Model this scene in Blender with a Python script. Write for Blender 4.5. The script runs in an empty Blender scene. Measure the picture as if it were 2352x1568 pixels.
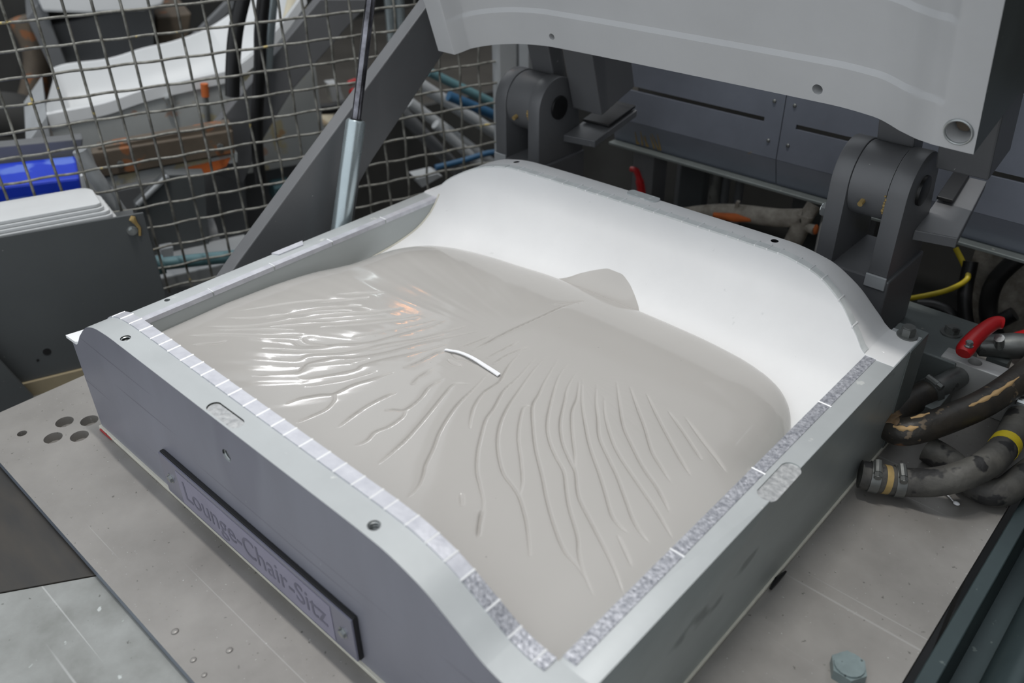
import bpy, bmesh, math, random
import numpy as np
from mathutils import Vector, Matrix
random.seed(7)
scene = bpy.context.scene
COL = scene.collection
# ------------------------------------------------------------------ camera
cam_d = bpy.data.cameras.new('camera'); cam = bpy.data.objects.new('camera', cam_d); COL.objects.link(cam)
cam_d.sensor_width = 36.0; cam_d.lens = 29.91; cam_d.clip_start = 0.02; cam_d.clip_end = 60
cam.matrix_world = Matrix([[0.736436, -0.362729, 0.571043, 0.8505], [0.676397, 0.410032, -0.61185, -0.2344], [-0.012211, 0.83684, 0.547311, 0.6], [0, 0, 0, 1]])
cam_d.dof.use_dof = True; cam_d.dof.focus_distance = 0.88; cam_d.dof.aperture_fstop = 5.0
scene.camera = cam
# ------------------------------------------------------------------ world, lamps, exposure
w = bpy.data.worlds.new('hall'); scene.world = w; w.use_nodes = True
bg = w.node_tree.nodes['Background']; bg.inputs[0].default_value = (0.90, 0.95, 1.0, 1); bg.inputs[1].default_value = 1.0
def lamp(name, loc, tgt, sx, sy, power, col):
    d = bpy.data.lights.new(name, 'AREA'); d.shape = 'RECTANGLE'; d.size = sx; d.size_y = sy; d.energy = power; d.color = col
    o = bpy.data.objects.new(name, d); COL.objects.link(o); o.location = loc
    o.rotation_euler = (Vector(tgt) - Vector(loc)).to_track_quat('-Z', 'Y').to_euler(); return o
lamp('ceiling_tube_near', (0.22, 0.235, 2.7), (0.22, 0.24, 0), 0.7, 0.04, 37, (1.0, 0.975, 0.94))
lamp('ceiling_tube_left', (-3.2, 0.24, 2.7), (-0.6, 0.25, 0), 1.6, 0.07, 9, (0.95, 0.97, 1.0))
lamp('ceiling_tube_far', (-2.85, 1.86, 2.4), (0.1, 0.12, 0.1), 0.55, 0.06, 6, (0.97, 0.98, 1.0))
lamp('amber_lamp', (-2.92, 2.72, 2.4), (0.2, 0.28, 0.1), 0.12, 0.05, 0.6, (1.0, 0.36, 0.08))
scene.view_settings.view_transform = 'Standard'; scene.view_settings.look = 'None'
scene.view_settings.exposure = 0.0; scene.view_settings.gamma = 1.0; scene.view_settings.use_curve_mapping = False

# ------------------------------------------------------------------ materials
def lin(c):
    return tuple(((v/255)/12.92 if v/255 <= .04045 else ((v/255+.055)/1.055)**2.4) for v in c) + (1,)
def mat(name, c, rough=.5, metal=0.0, var=.12, vs=9, c2=None, bump=0.0, bs=250, spots=None, spec=.5, stretch=None, rvar=.1, coat=0, spots2=None, scr=None):
    m = bpy.data.materials.new(name); m.use_nodes = True; nt = m.node_tree; N = nt.nodes; L = nt.links
    b = N['Principled BSDF']; b.inputs['Metallic'].default_value = metal; b.inputs['Specular IOR Level'].default_value = spec
    b.inputs['Coat Weight'].default_value = coat; b.inputs['Coat Roughness'].default_value = .08
    tc = N.new('ShaderNodeTexCoord'); mp = N.new('ShaderNodeMapping'); L.new(tc.outputs['Object'], mp.inputs[0])
    if stretch: mp.inputs['Scale'].default_value = stretch
    n = N.new('ShaderNodeTexNoise'); n.inputs['Scale'].default_value = vs; n.inputs['Detail'].default_value = 8; n.inputs['Roughness'].default_value = .62
    L.new(mp.outputs[0], n.inputs['Vector'])
    cr = N.new('ShaderNodeValToRGB'); cr.color_ramp.elements[0].position = .3; cr.color_ramp.elements[1].position = .72
    a = lin(c); e = lin(c2) if c2 else tuple(v*(1-var) for v in a[:3])+(1,)
    cr.color_ramp.elements[1].color = tuple(min(1, v*(1+var*.5)) for v in a[:3])+(1,); cr.color_ramp.elements[0].color = e
    L.new(n.outputs[0], cr.inputs[0]); cur = cr.outputs[0]
    for sp in [s for s in (spots, spots2) if s]:
        sc, th, colr, amt = sp
        v = N.new('ShaderNodeTexNoise'); v.inputs['Scale'].default_value = sc; v.inputs['Detail'].default_value = 3
        L.new(mp.outputs[0], v.inputs['Vector'])
        r = N.new('ShaderNodeValToRGB'); r.color_ramp.elements[0].position = th; r.color_ramp.elements[1].position = th+.035
        r.color_ramp.elements[0].color = (0,0,0,1); r.color_ramp.elements[1].color = (amt,)*3+(1,)
        L.new(v.outputs[0], r.inputs[0]); mx = N.new('ShaderNodeMix'); mx.data_type = 'RGBA'
        L.new(r.outputs[0], mx.inputs[0]); L.new(cur, mx.inputs[6]); mx.inputs[7].default_value = lin(colr); cur = mx.outputs[2]
    if scr:                         # long thin scratches in two directions
        for rot, sc in ((.5, 9), (2.2, 7), (1.3, 5)):
            m2 = N.new('ShaderNodeMapping'); m2.inputs['Rotation'].default_value = (rot*.6, rot*.4, rot); m2.inputs['Scale'].default_value = (.25, 22, 22); L.new(tc.outputs['Object'], m2.inputs[0])
            v = N.new('ShaderNodeTexNoise'); v.inputs['Scale'].default_value = sc; v.inputs['Detail'].default_value = 1; L.new(m2.outputs[0], v.inputs['Vector'])
            r = N.new('ShaderNodeValToRGB'); r.color_ramp.elements[0].position = .735; r.color_ramp.elements[1].position = .76
            r.color_ramp.elements[0].color = (0,0,0,1); r.color_ramp.elements[1].color = (scr[0],)*3+(1,)
            L.new(v.outputs[0], r.inputs[0]); mx = N.new('ShaderNodeMix'); mx.data_type = 'RGBA'
            L.new(r.outputs[0], mx.inputs[0]); L.new(cur, mx.inputs[6]); mx.inputs[7].default_value = lin(scr[1]); cur = mx.outputs[2]
    L.new(cur, b.inputs['Base Color'])
    mr = N.new('ShaderNodeMapRange'); mr.inputs[3].default_value = max(.03, rough-rvar); mr.inputs[4].default_value = min(1, rough+rvar)
    L.new(n.outputs[0], mr.inputs[0]); L.new(mr.outputs[0], b.inputs['Roughness'])
    if bump:
        nb = N.new('ShaderNodeTexNoise'); nb.inputs['Scale'].default_value = bs; nb.inputs['Detail'].default_value = 5; L.new(mp.outputs[0], nb.inputs['Vector'])
        bp = N.new('ShaderNodeBump'); bp.inputs['Strength'].default_value = bump; bp.inputs['Distance'].default_value = .002
        L.new(nb.outputs[0], bp.inputs['Height']); L.new(bp.outputs[0], b.inputs['Normal'])
    return m
M = {}
M['land'] = mat('machined_aluminium', (180,184,185), .5, .15, .08, 14, bump=.05, bs=120, spots=(60,.68,(225,226,222),.5))
M['side'] = mat('cast_aluminium_side', (148,149,160), .42, .38, .12, 10, bump=.05, bs=90, stretch=(1,1,.35), spots=(5,.66,(120,120,132),.35), spots2=(240,.72,(200,200,204),.5), scr=(.5,(96,96,106)))
M['sider'] = mat('right_outer_face', (176,183,182), .42, .4, .16, 14, bump=.06, bs=90, stretch=(1,.5,1), spots=(240,.72,(190,192,190),.6), spots2=(18,.66,(92,98,98),.5))
M['bowl'] = mat('release_coated_bowl', (224,224,224), .55, 0, .05, 10, bump=.04, bs=60, spots=(70,.70,(190,192,192),.35))
M['seal'] = mat('scuffed_seal_rim', (203,204,210), .38, .2, .08, 70, bump=.18, bs=160, c2=(184,185,193))
M['sealb'] = mat('back_seal_rim', (218,221,220), .5, .05, .08, 60, bump=.15, bs=160, c2=(198,202,202))
M['padm'] = mat('rough_pocket', (190,191,191), .5, .3, .25, 220, bump=.5, bs=220, c2=(148,150,152))
M['sealw'] = mat('scored_seal_groove', (240,241,242), .45, .2, .05, 20)
M['inner'] = mat('wall_inner_face', (168,173,173), .42, .3, .14, 10, bump=.05, bs=70, stretch=(1,.4,1))
M['sealr'] = mat('worn_seal_rim', (196,197,203), .4, .35, .3, 330, bump=.5, bs=300, c2=(118,121,130))
M['gasket'] = mat('cream_gasket', (206,203,190), .6, 0, .12, 40, spots=(90,.70,(60,58,54),.7))
M['foam'] = mat('poured_grey_foam', (178,175,171), .09, 0, .03, 5, bump=.012, bs=70, spec=.5, rvar=.02, spots=(260,.775,(90,86,82),.8))
M['paper'] = mat('white_strip', (238,238,240), .6, 0, .03)
M['plate'] = mat('worn_steel_table', (146,143,139), .42, .3, .14, 9, c2=(126,123,119), bump=.06, bs=70, spots=(170,.69,(74,72,68),.7), spots2=(330,.70,(190,190,187),.7), scr=(.3,(186,186,184)))
M['plateedge'] = mat('sheared_plate_edge', (128,136,148), .4, .3, .2, 20)
M['sheet'] = mat('lower_steel_sheet', (150,152,150), .4, .35, .2, 14, c2=(116,117,113), bump=.08, bs=60, spots=(75,.70,(200,205,203),.7), spots2=(160,.70,(60,58,54),.6), scr=(.35,(205,206,205)))
M['darkboard'] = mat('oily_dark_steel', (34,34,34), .4, .1, .4, 16, c2=(54,49,42), stretch=(.8,3,1), bump=.08, bs=50)
M['lid'] = mat('lid_grey_coat', (186,187,188), .5, .05, .06, 8, bump=.06, bs=160)
M['lidside'] = mat('lid_cast_side', (112,118,117), .45, .5, .2, 14, bump=.12, bs=80, stretch=(1,1,1), spots=(150,.71,(190,190,176),.6))
M['dark'] = mat('dark_grey_paint', (102,103,105), .42, .1, .10, 12, bump=.05, bs=160, spots=(200,.75,(180,180,176),.7))
M['darkp'] = mat('dark_panel_paint', (78,81,82), .5, .0, .10, 6, bump=.04, bs=160, spots=(170,.765,(150,150,150),.8))
M['black'] = mat('black_rubber', (20,20,21), .45, 0, .2, 30, bump=.1, bs=80)
M['hose'] = mat('grimy_hose', (30,30,30), .45, 0, .4, 30, c2=(64,58,50), bump=.4, bs=120, spots=(60,.62,(136,118,94),.6), spots2=(25,.66,(170,120,80),.6))
M['hose2'] = mat('dusty_hose', (48,47,46), .6, 0, .3, 24, c2=(96,94,88), bump=.4, bs=150, spots=(38,.56,(24,24,26),.9))
M['tan'] = mat('dried_foam', (206,170,120), .7, 0, .2, 40, bump=.3, bs=90)
M['tan2'] = mat('brown_foam_stain', (120,94,64), .6, 0, .3, 60, c2=(60,48,36), bump=.3, bs=90)
M['ochre'] = mat('dried_glue', (158,134,84), .6, 0, .25, 60, bump=.3, bs=120)
M['rust'] = mat('rusty_brown', (92,82,70), .7, .1, .35, 14, bump=.2, bs=60, spots=(22,.62,(150,88,40),.6))
M['orange'] = mat('orange_rust', (190,98,42), .7, 0, .3, 30)
M['red'] = mat('red_lever', (178,26,30), .35, 0, .15, 20, spots=(120,.72,(60,20,20),.7))
M['steel'] = mat('zinc_steel', (176,180,180), .3, .85, .12, 40, bump=.06)
M['steeld'] = mat('dull_steel', (120,122,120), .42, .7, .25, 40, bump=.12, bs=100, spots=(60,.63,(60,58,54),.6))
M['alu'] = mat('brushed_block', (190,190,188), .36, .4, .12, 20, stretch=(1,12,1), bump=.05)
M['chrome'] = mat('strut_rod', (150,150,158), .18, .9, .4, 30, c2=(40,38,40), bump=.1, bs=60)
M['strut'] = mat('strut_tube', (178,190,194), .26, .75, .08, 20)
M['whitep'] = mat('white_plastic', (202,204,205), .45, 0, .04, 10)
M['blue'] = mat('blue_crate', (24,58,190), .4, 0, .12, 8, spots=(9,.6,(120,150,220),.5), stretch=(1,1,6))
M['greyp'] = mat('mid_grey_paint', (100,102,104), .5, 0, .12, 8)
M['ltgrey'] = mat('light_grey_paint', (165,168,170), .5, .1, .12, 14)
M['stained'] = mat('stained_grey_mould', (168,171,170), .5, .15, .12, 9, spots=(14,.58,(176,160,104),.6), spots2=(22,.66,(170,112,60),.5))
M['wire'] = mat('galvanised_wire', (140,140,134), .5, .35, .3, 90, c2=(84,82,75), bump=.4, bs=220, spots=(40,.68,(196,176,110),.8))
M['guard'] = mat('guard_sheet', (118,123,134), .42, .3, .16, 9, bump=.04, bs=80, spots=(30,.72,(150,132,96),.5))
M['teal'] = mat('teal_pipe', (92,128,134), .5, .1, .15, 20)
M['bluehose'] = mat('blue_hose', (44,84,116), .45, 0, .15, 20)
M['cream'] = mat('cream_tank', (206,198,176), .5, 0, .15, 10, spots=(18,.6,(140,112,74),.6))
M['fluff'] = mat('lagged_pipe', (170,164,154), .9, 0, .3, 60, bump=.9, bs=90, c2=(122,116,106))
M['yellow'] = mat('yellow_cable', (190,170,30), .5, 0, .2, 30)
M['floor'] = mat('hall_floor', (88,84,78), .7, 0, .3, 3)
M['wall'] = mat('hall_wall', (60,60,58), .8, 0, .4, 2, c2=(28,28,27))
M['beige'] = mat('beige_board', (150,138,112), .6, 0, .15, 12)
M['clear'] = mat('acrylic_cover', (118,118,132), .16, 0, .1, 12, spec=.6)
M['label'] = mat('label_paper', (142,139,156), .5, 0, .12, 30)
M['letter'] = mat('label_print', (112,110,124), .6, 0, .25, 60)
M['rail'] = mat('green_grey_rail', (58,70,72), .35, .4, .2, 12, bump=.08, bs=60, spots=(90,.7,(120,130,126),.5))
M['boltm'] = mat('painted_bolt', (128,142,143), .4, .3, .2, 60, bump=.15, bs=120, spots=(130,.64,(50,54,54),.8))
M['socket'] = mat('hole_interior', (70,72,70), .35, .8, .3, 60)

# ------------------------------------------------------------------ mesh helpers
class MB:
    def __init__(s): s.v = []; s.f = []; s.m = []
    def add(s, V, Fc, mi=0):
        o = len(s.v); s.v += [tuple(map(float, p)) for p in V]; s.f += [tuple(i+o for i in f) for f in Fc]; s.m += [mi]*len(Fc); return s
    def box(s, x0, x1, y0, y1, z0, z1, mi=0):
        return s.add([(x0,y0,z0),(x1,y0,z0),(x1,y1,z0),(x0,y1,z0),(x0,y0,z1),(x1,y0,z1),(x1,y1,z1),(x0,y1,z1)],
                     [(0,3,2,1),(4,5,6,7),(0,1,5,4),(1,2,6,5),(2,3,7,6),(3,0,4,7)], mi)
    def prism(s, pts, vec, mi=0):
        P = [Vector(p) for p in pts]; v = Vector(vec); n = len(P)
        nrm = Vector((0,0,0))
        for i in range(n): nrm += P[i].cross(P[(i+1) % n])
        if nrm.dot(v) > 0: P.reverse()
        V = P+[p+v for p in P]
        return s.add(V, [tuple(range(n)), tuple(range(2*n-1, n-1, -1))]+[(i, n+i, n+(i+1) % n, (i+1) % n) for i in range(n)], mi)
    def tube(s, path, r, n=12, mi=0, caps=True):
        P = [Vector(p) for p in path]; k = len(P); R = r if hasattr(r, '__len__') else [r]*k
        T = [(P[min(i+1, k-1)]-P[max(i-1, 0)]).normalized() for i in range(k)]
        a = Vector((0,0,1)) if abs(T[0].z) < .9 else Vector((1,0,0))
        u = (a-T[0]*a.dot(T[0])).normalized(); V = []
        for i in range(k):
            u = (u-T[i]*u.dot(T[i])).normalized(); b = T[i].cross(u)
            for j in range(n):
                t = 2*math.pi*j/n; V.append(P[i]+(u*math.cos(t)+b*math.sin(t))*R[i])
        Fc = [(i*n+j, i*n+(j+1) % n, (i+1)*n+(j+1) % n, (i+1)*n+j) for i in range(k-1) for j in range(n)]
        if caps: Fc += [tuple(range(n-1, -1, -1)), tuple(range((k-1)*n, k*n))]
        return s.add(V, Fc, mi)
    def cyl(s, a, b, r, n=20, mi=0): return s.tube([a, b], r, n, mi)
    def grid(s, rows, mi=0, flip=False):
        h = len(rows); k = len(rows[0]); V = [p for r in rows for p in r]
        Fc = [(i*k+j, i*k+j+1, (i+1)*k+j+1, (i+1)*k+j) for i in range(h-1) for j in range(k-1)]
        if flip: Fc = [f[::-1] for f in Fc]
        return s.add(V, Fc, mi)
    def ball(s, c, r, sc=(1,1,1), n=12, mi=0):
        rows = []
        for i in range(n+1):
            t = math.pi*i/n; rr = max(math.sin(t), 1e-4)
            rows.append([(c[0]+r*sc[0]*rr*math.cos(2*math.pi*j/(2*n)), c[1]+r*sc[1]*rr*math.sin(2*math.pi*j/(2*n)), c[2]+r*sc[2]*math.cos(t)) for j in range(2*n+1)])
        return s.grid(rows, mi, True)
    def build(s, name, mats, parent=None, smooth=False, bevel=0, segs=2, angle=40):
        me = bpy.data.meshes.new(name); me.from_pydata(s.v, [], s.f)
        mats = mats if isinstance(mats, (list, tuple)) else [mats]
        for k in mats: me.materials.append(M[k])
        me.polygons.foreach_set('material_index', s.m)
        me.validate(); me.update()
        if bevel: bev(me, bevel, segs)
        if smooth: smooth_angle(me, angle)
        o = bpy.data.objects.new(name, me); COL.objects.link(o)
        if parent: o.parent = parent
        return o
def bev(me, w, segs):
    bm = bmesh.new(); bm.from_mesh(me); bmesh.ops.remove_doubles(bm, verts=bm.verts, dist=1e-6)
    es = [e for e in bm.edges if len(e.link_faces) == 2 and e.calc_face_angle(0) > .5]
    bmesh.ops.bevel(bm, geom=es, offset=w, segments=segs, profile=.5, affect='EDGES', clamp_overlap=True)
    bm.to_mesh(me); bm.free()
def smooth_angle(me, deg=40):
    bm = bmesh.new(); bm.from_mesh(me); bmesh.ops.remove_doubles(bm, verts=bm.verts, dist=1e-7)
    for f in bm.faces: f.smooth = True
    for e in bm.edges:
        e.smooth = not (len(e.link_faces) != 2 or e.calc_face_angle(0) > math.radians(deg))
    bm.to_mesh(me); bm.free()
def cut(o, cutters, deg=30):
    par = o.parent; o.parent = None
    for c in cutters:
        c.hide_render = True
        md = o.modifiers.new('b', 'BOOLEAN'); md.operation = 'DIFFERENCE'; md.object = c; md.solver = 'EXACT'
    dg = bpy.context.evaluated_depsgraph_get(); me = bpy.data.meshes.new_from_object(o.evaluated_get(dg)); o.modifiers.clear()
    o.data = me; smooth_angle(me, deg); o.parent = par
    for c in cutters: bpy.data.objects.remove(c)
def cutter_cyl(a, b, r, n=24): return MB().cyl(a, b, r, n).build('cutter', 'socket')
def empty(name, loc, label, cat, group=None):
    o = bpy.data.objects.new(name, None); COL.objects.link(o); o.location = loc; o['label'] = label; o['category'] = cat; o.empty_display_size = .02
    if group: o['group'] = group
    return o
def tag(o, label, cat, group=None):
    o['label'] = label; o['category'] = cat
    if group: o['group'] = group
    return o
def kids(root):                    # children were modelled in world coordinates: keep them there
    for c in COL.objects:
        if c.parent == root: c.location = c.location - root.location
def origin(o, p):                  # move a mesh object's origin without moving its shape
    p = Vector(p); o.data.transform(Matrix.Translation(-p)); o.location = p; return o
def interp(x, pts):
    return float(np.interp(x, [p[0] for p in pts], [p[1] for p in pts]))
def spline(x, pts):                # monotone-ish smooth interpolation through points
    xs = [p[0] for p in pts]; ys = [p[1] for p in pts]
    if x <= xs[0]: return ys[0]
    if x >= xs[-1]: return ys[-1]
    i = max(k for k in range(len(xs)-1) if xs[k] <= x)
    def slope(k):
        if k == 0 or k == len(xs)-1: return 0.0 if True else 0
        a = (ys[k]-ys[k-1])/(xs[k]-xs[k-1]); b = (ys[k+1]-ys[k])/(xs[k+1]-xs[k])
        return 0.0 if a*b <= 0 else 2*a*b/(a+b)
    h = xs[i+1]-xs[i]; t = (x-xs[i])/h
    return (ys[i]*(1+2*t)*(1-t)**2 + slope(i)*h*t*(1-t)**2 + ys[i+1]*t*t*(3-2*t) + slope(i+1)*h*t*t*(t-1))
def smooth_path(pts, n=8):
    P = [Vector(p) for p in pts]; out = []
    for i in range(len(P)-1):
        p0 = P[max(i-1, 0)]; p1 = P[i]; p2 = P[i+1]; p3 = P[min(i+2, len(P)-1)]
        for k in range(n):
            t = k/n; out.append(.5*((2*p1)+(p2-p0)*t+(2*p0-5*p1+4*p2-p3)*t*t+(3*p1-p0-3*p2+p3)*t**3))
    return out+[P[-1]]
def hexhead(mb, c, ax, r, h, washer=0, mi=0):
    a = Vector(ax).normalized(); c = Vector(c)
    if washer: mb.tube([c, c+a*h*.22], washer, 20, mi); c = c+a*h*.22
    mb.tube([c, c+a*h*.85], r, 6, mi); mb.tube([c+a*h*.84, c+a*h], r*.82, 18, mi)
    return mb
def struct(o): o['kind'] = 'structure'; return o

# ------------------------------------------------------------------ setting
FZ = -0.85
struct(MB().box(-7, 5, -4, 8, FZ-.05, FZ).build('floor', 'floor'))
struct(MB().box(-7, 5, 5.0, 5.1, FZ, 3.6).build('wall_back', 'wall'))
struct(MB().box(1.45, 1.55, -.25, 5.0, FZ, 2.8).build('right_shade_wall', 'wall'))  # unseen dark wall, added to keep ambient light off the right side
struct(MB().box(-4.6, -4.5, -4, 5.0, FZ, 3.6).build('wall_left', 'wall'))

# ------------------------------------------------------------------ machine table (frame + steel plate)
mt = empty('machine_table', (.33, .3, FZ), 'worn steel table plate under the mould, with drilled holes at its left corner', 'table')
PX0, PX1, PY0, PY1 = -.118, .791, -.101, .84
pl = MB().box(PX0, PX1, PY0, PY1, -.011, 0).build('plate', ['plate', 'plateedge'], mt)
cs = [cutter_cyl((x, y, -.0105), (x, y, .01), r) for x, y, r in ((-.044,-.024,.0098), (-.025,-.004,.0098), (-.025,-.045,.0098), (-.006,-.024,.0098), (-.059,-.065,.0052))]
cut(pl, cs)
for p in pl.data.polygons:
    if abs(p.normal.z) < .5 and abs(p.center.y-PY0) < .002 or abs(p.center.x-PX0) < .002: p.material_index = 1
MB().box(-.10, .775, -.085, .82, -.11, -.0115).build('bed', 'rail', mt)
for x in (-.06, .70):
    for y in (.0, .72): MB().box(x, x+.06, y, y+.06, FZ, -.11).build('leg', 'dark', mt)
kids(mt)

# lower shelf beside the table, near left
sh = empty('lower_shelf', (.15, -.35, FZ), 'lower shelf of dark oily board and scratched grey sheet below the table edge', 'shelf')
MB().box(-.25, .95, -.62, -.088, -.040, -.0245).build('tray', 'dark', sh)
def on_seam(y): return SA[0]+(SB[0]-SA[0])*(y-SA[1])/(SB[1]-SA[1])
SA, SB = (0.1452,-0.1691,-0.0115), (0.1927,-0.0975,-0.0115)
MB().prism([(-.25,-.60,-.024),(on_seam(-.60)-.001,-.60,-.024),(on_seam(-.088)-.001,-.088,-.024),(-.25,-.088,-.024)], (0,0,.0118)).build('board', 'darkboard', sh, bevel=.001)
MB().prism([(on_seam(-.60)+.001,-.60,-.024),(.80,-.60,-.024),(.80,-.088,-.024),(on_seam(-.088)+.001,-.088,-.024)], (0,0,.012)).build('sheet', 'sheet', sh, bevel=.0008)
for x in (-.2, .75): MB().box(x, x+.05, -.58, -.53, FZ, -.040).build('leg', 'dark', sh)
kids(sh)

# ------------------------------------------------------------------ mould
W, D = .664, .573
FRONT = [(0,.117),(.008,.117),(.031,.137),(.062,.160),(.088,.168),(.120,.1705),(.300,.171),(.470,.1715),(.505,.1705),(.543,.163),(.580,.1455),(.605,.1325),(.626,.1283),(W,.128)]
BACK = [(0,.124),(.012,.126),(.040,.149),(.070,.166),(.105,.179),(.150,.186),(.330,.189),(.510,.190),(.555,.184),(.590,.167),(.618,.143),(.634,.130),(W,.128)]
BOWL = [(-.01,.066),(.20,.066),(.311,.072),(.373,.0775),(.411,.081),(.452,.089),(.482,.104),(.503,.128),(.519,.158),(.531,.190),(.536,.205)]
zf = lambda x: spline(x, FRONT)
zb = lambda x: spline(x, BACK)
zbowl = lambda y: spline(y, BOWL)
def yrim(z):
    lo, hi = .45, .536
    for _ in range(40):
        m_ = (lo+hi)/2
        if zbowl(m_) < z: lo = m_
        else: hi = m_
    return lo
mo = empty('casting_mould', (.33, .28, 0), 'open aluminium casting mould with white curved back wall and raised scalloped front wall', 'mould')
def fin(o):
    o.parent = mo; return o
# front wall
xs = sorted(set([i*W/90 for i in range(91)] + [p[0] for p in FRONT]))
prof = [(x, 0, zf(x)) for x in xs]
fw = MB().prism([(W,0,.004),(0,0,.004)]+prof, (0,.0365,0)).build('front_wall', ['side', 'land', 'socket'], mo)
cs = [cutter_cyl((x, y, zf(x)-.03), (x, y, zf(x)+.02), .0049) for x, y in ((.127,.0098),(.489,.0098))]
cs.append(cutter_cyl((.304,-.01,.1345), (.304,.022,.1345), .0062))
pk = MB(); pts = []
for k in range(24):
    t = 2*math.pi*k/24; sx = .0165 if math.cos(t) > 0 else -.0165
    pts.append((.301+sx+.0065*math.cos(t), .0085+.0065*math.sin(t)*1.0, .1688))
pk.prism(pts, (0,0,.02)); cs.append(pk.build('cutter', 'socket'))
cut(fw, cs, 25)
for p in fw.data.polygons:
    c = p.center
    if p.normal.z > .25 and c.z > .10: p.material_index = 1
    if (abs(c.x-.127) < .006 or abs(c.x-.489) < .006) and .004 < c.y < .016 and abs(p.normal.z) < .3: p.material_index = 2
def ring(x, y, z, r, par, ax='z', n=5):
    mb = MB()
    for k in range(n):
        q = [((x+r*math.cos(t*.314), y+r*math.sin(t*.314), z-.0028*k-.002) if ax == 'z' else (x+r*math.cos(t*.314), y+.0028*k+.002, z+r*math.sin(t*.314))) for t in range(21)]
        mb.tube(q, .0008, 6, caps=False)
    mb.build('thread', 'steel', par, smooth=True)
for x in (.127,.489): ring(x, .0098, zf(x), .0046, fw)
ring(.304, 0, .1345, .0060, fw, 'y')
# scored seal rim on the front wall: one piece per scored segment
def rim_x(par, cuts, zfun, y0, y1, mkey, up=.0012, ysh=None, th=.004):
    for a, b in zip(cuts[:-1], cuts[1:]):
        a2, b2 = a+.0008, b-.0008; k = max(2, int((b2-a2)/.006)+1); top = []; j = random.uniform(-.00025, .00025)
        mb = MB(); R = [[], [], [], []]
        for i in range(k+1):
            x = a2+(b2-a2)*i/k; z = zfun(x); ya, yb = (ysh(x) if ysh else (y0, y1))
            R[0].append((x, ya, z-th)); R[1].append((x, ya, z+up+j)); R[2].append((x, yb, z+up+j)); R[3].append((x, yb, z-th))
        mb.grid(R); n = k+1
        mb.f += [tuple([0, n, 2*n, 3*n]), tuple([3*n+k, 2*n+k, n+k, k])]; mb.m += [0, 0]
        mb.build('seal_segment', mkey, par, smooth=True)
cuts = [.050]; random.seed(3)
while cuts[-1] < .630: cuts.append(cuts[-1]+random.uniform(.0155, .024))
cuts[-1] = .6335
kk = [i for i, c in enumerate(cuts) if c < .565][-1]
rim_x(fw, cuts[:kk+1], zf, .0245, .0368, 'seal')
rim_x(fw, cuts[kk:], zf, .0245, .0368, 'sealr')
for x in cuts[1:-1]:
    MB().tube([(x-.0002, .0240, zf(x)+.0006), (x+.0002, .0371, zf(x)+.0008)], .0011, 6).build('score_line', 'sealw', fw)
# right wall
rw = MB().box(.6345, W, .0365, D, .004, .128).build('right_wall', ['sider', 'land'], mo, bevel=.0006)
pts = []
for k in range(24):
    t = 2*math.pi*k/24; sy = .019 if math.sin(t) > 0 else -.019
    pts.append((.6585+.0085*math.cos(t), .285+sy+.0085*math.sin(t), .1262))
cut(rw, [MB().prism(pts, (0,0,.02)).build('cutter', 'socket')])
for p in rw.data.polygons:
    if p.normal.z > .5: p.material_index = 1
cy = [.040, .165, .284, .404, .520]
for a, b in zip(cy[:-1], cy[1:]):
    MB().box(.6342, .6452, a+.0009, b-.0009, .122, .1287).build('seal_segment', 'sealr', rw, bevel=.0004)
for y in cy[1:]: MB().tube([(.634, y, .1283), (.6465, y, .1283)], .0008, 6).build('score_line', 'sealw', rw)
MB().prism(pts, (0,0,.0006)).build('pad', 'padm', rw)
MB().prism([(.301+sx2*.0165+.006*math.cos(t), .0085+.006*math.sin(t), .1688) for t, sx2 in [(2*math.pi*k/24, 1 if math.cos(2*math.pi*k/24) > 0 else -1) for k in range(24)]], (0,0,.0008)).build('pad', 'padm', fw)
# left wall
lw = MB().box(0, .0285, .0365, .512, .004, .1225).build('left_wall', ['inner', 'land'], mo, bevel=.0006)
cut(lw, [cutter_cyl((.006,.106,.10), (.006,.106,.14), .0032)])
for p in lw.data.polygons:
    if p.normal.z > .5: p.material_index = 1
cy = [.040, .150, .232, .318, .405, .505]
for a, b in zip(cy[:-1], cy[1:]):
    MB().box(.0195, .0288, a+.0009, b-.0009, .117, .1231).build('seal_segment', 'seal', lw, bevel=.0004)
for y in cy[1:]: MB().tube([(.018, y, .1228), (.0293, y, .1228)], .0008, 6).build('score_line', 'sealw', lw)
mb = MB(); mb.prism([(-.0006,.248,.1224),(.009,.252,.1224),(.0095,.288,.1224),(-.0006,.294,.1224)], (0,0,.0016)); mb.build('pad', 'seal', lw)
MB().prism([(-.008,-.002,.1185),(.012,-.001,.1185),(.026,.012,.1185),(.024,.034,.1185),(-.001,.034,.1185)], (0,0,.0035)).build('corner_filler', 'sealw', lw)
# back wall with the curved bowl
xs = sorted(set([.0012+i*(W-.0024)/110 for i in range(111)] + [p[0] for p in BACK[1:-1]])); K = 40; rows = []
for x in xs:
    z = zb(x); yr = yrim(z); r = []
    for k in range(K+1):
        t = k/K; y = .0365+(yr-.0365)*(1-(1-t)**1.8); r.append((x, y, zbowl(y) if k < K else z))
    r += [(x, yr+.0015, z+.0002), (x, .563, z), (x, .5675, z-.002), (x, .5675, .004)]
    rows.append(r)
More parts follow.
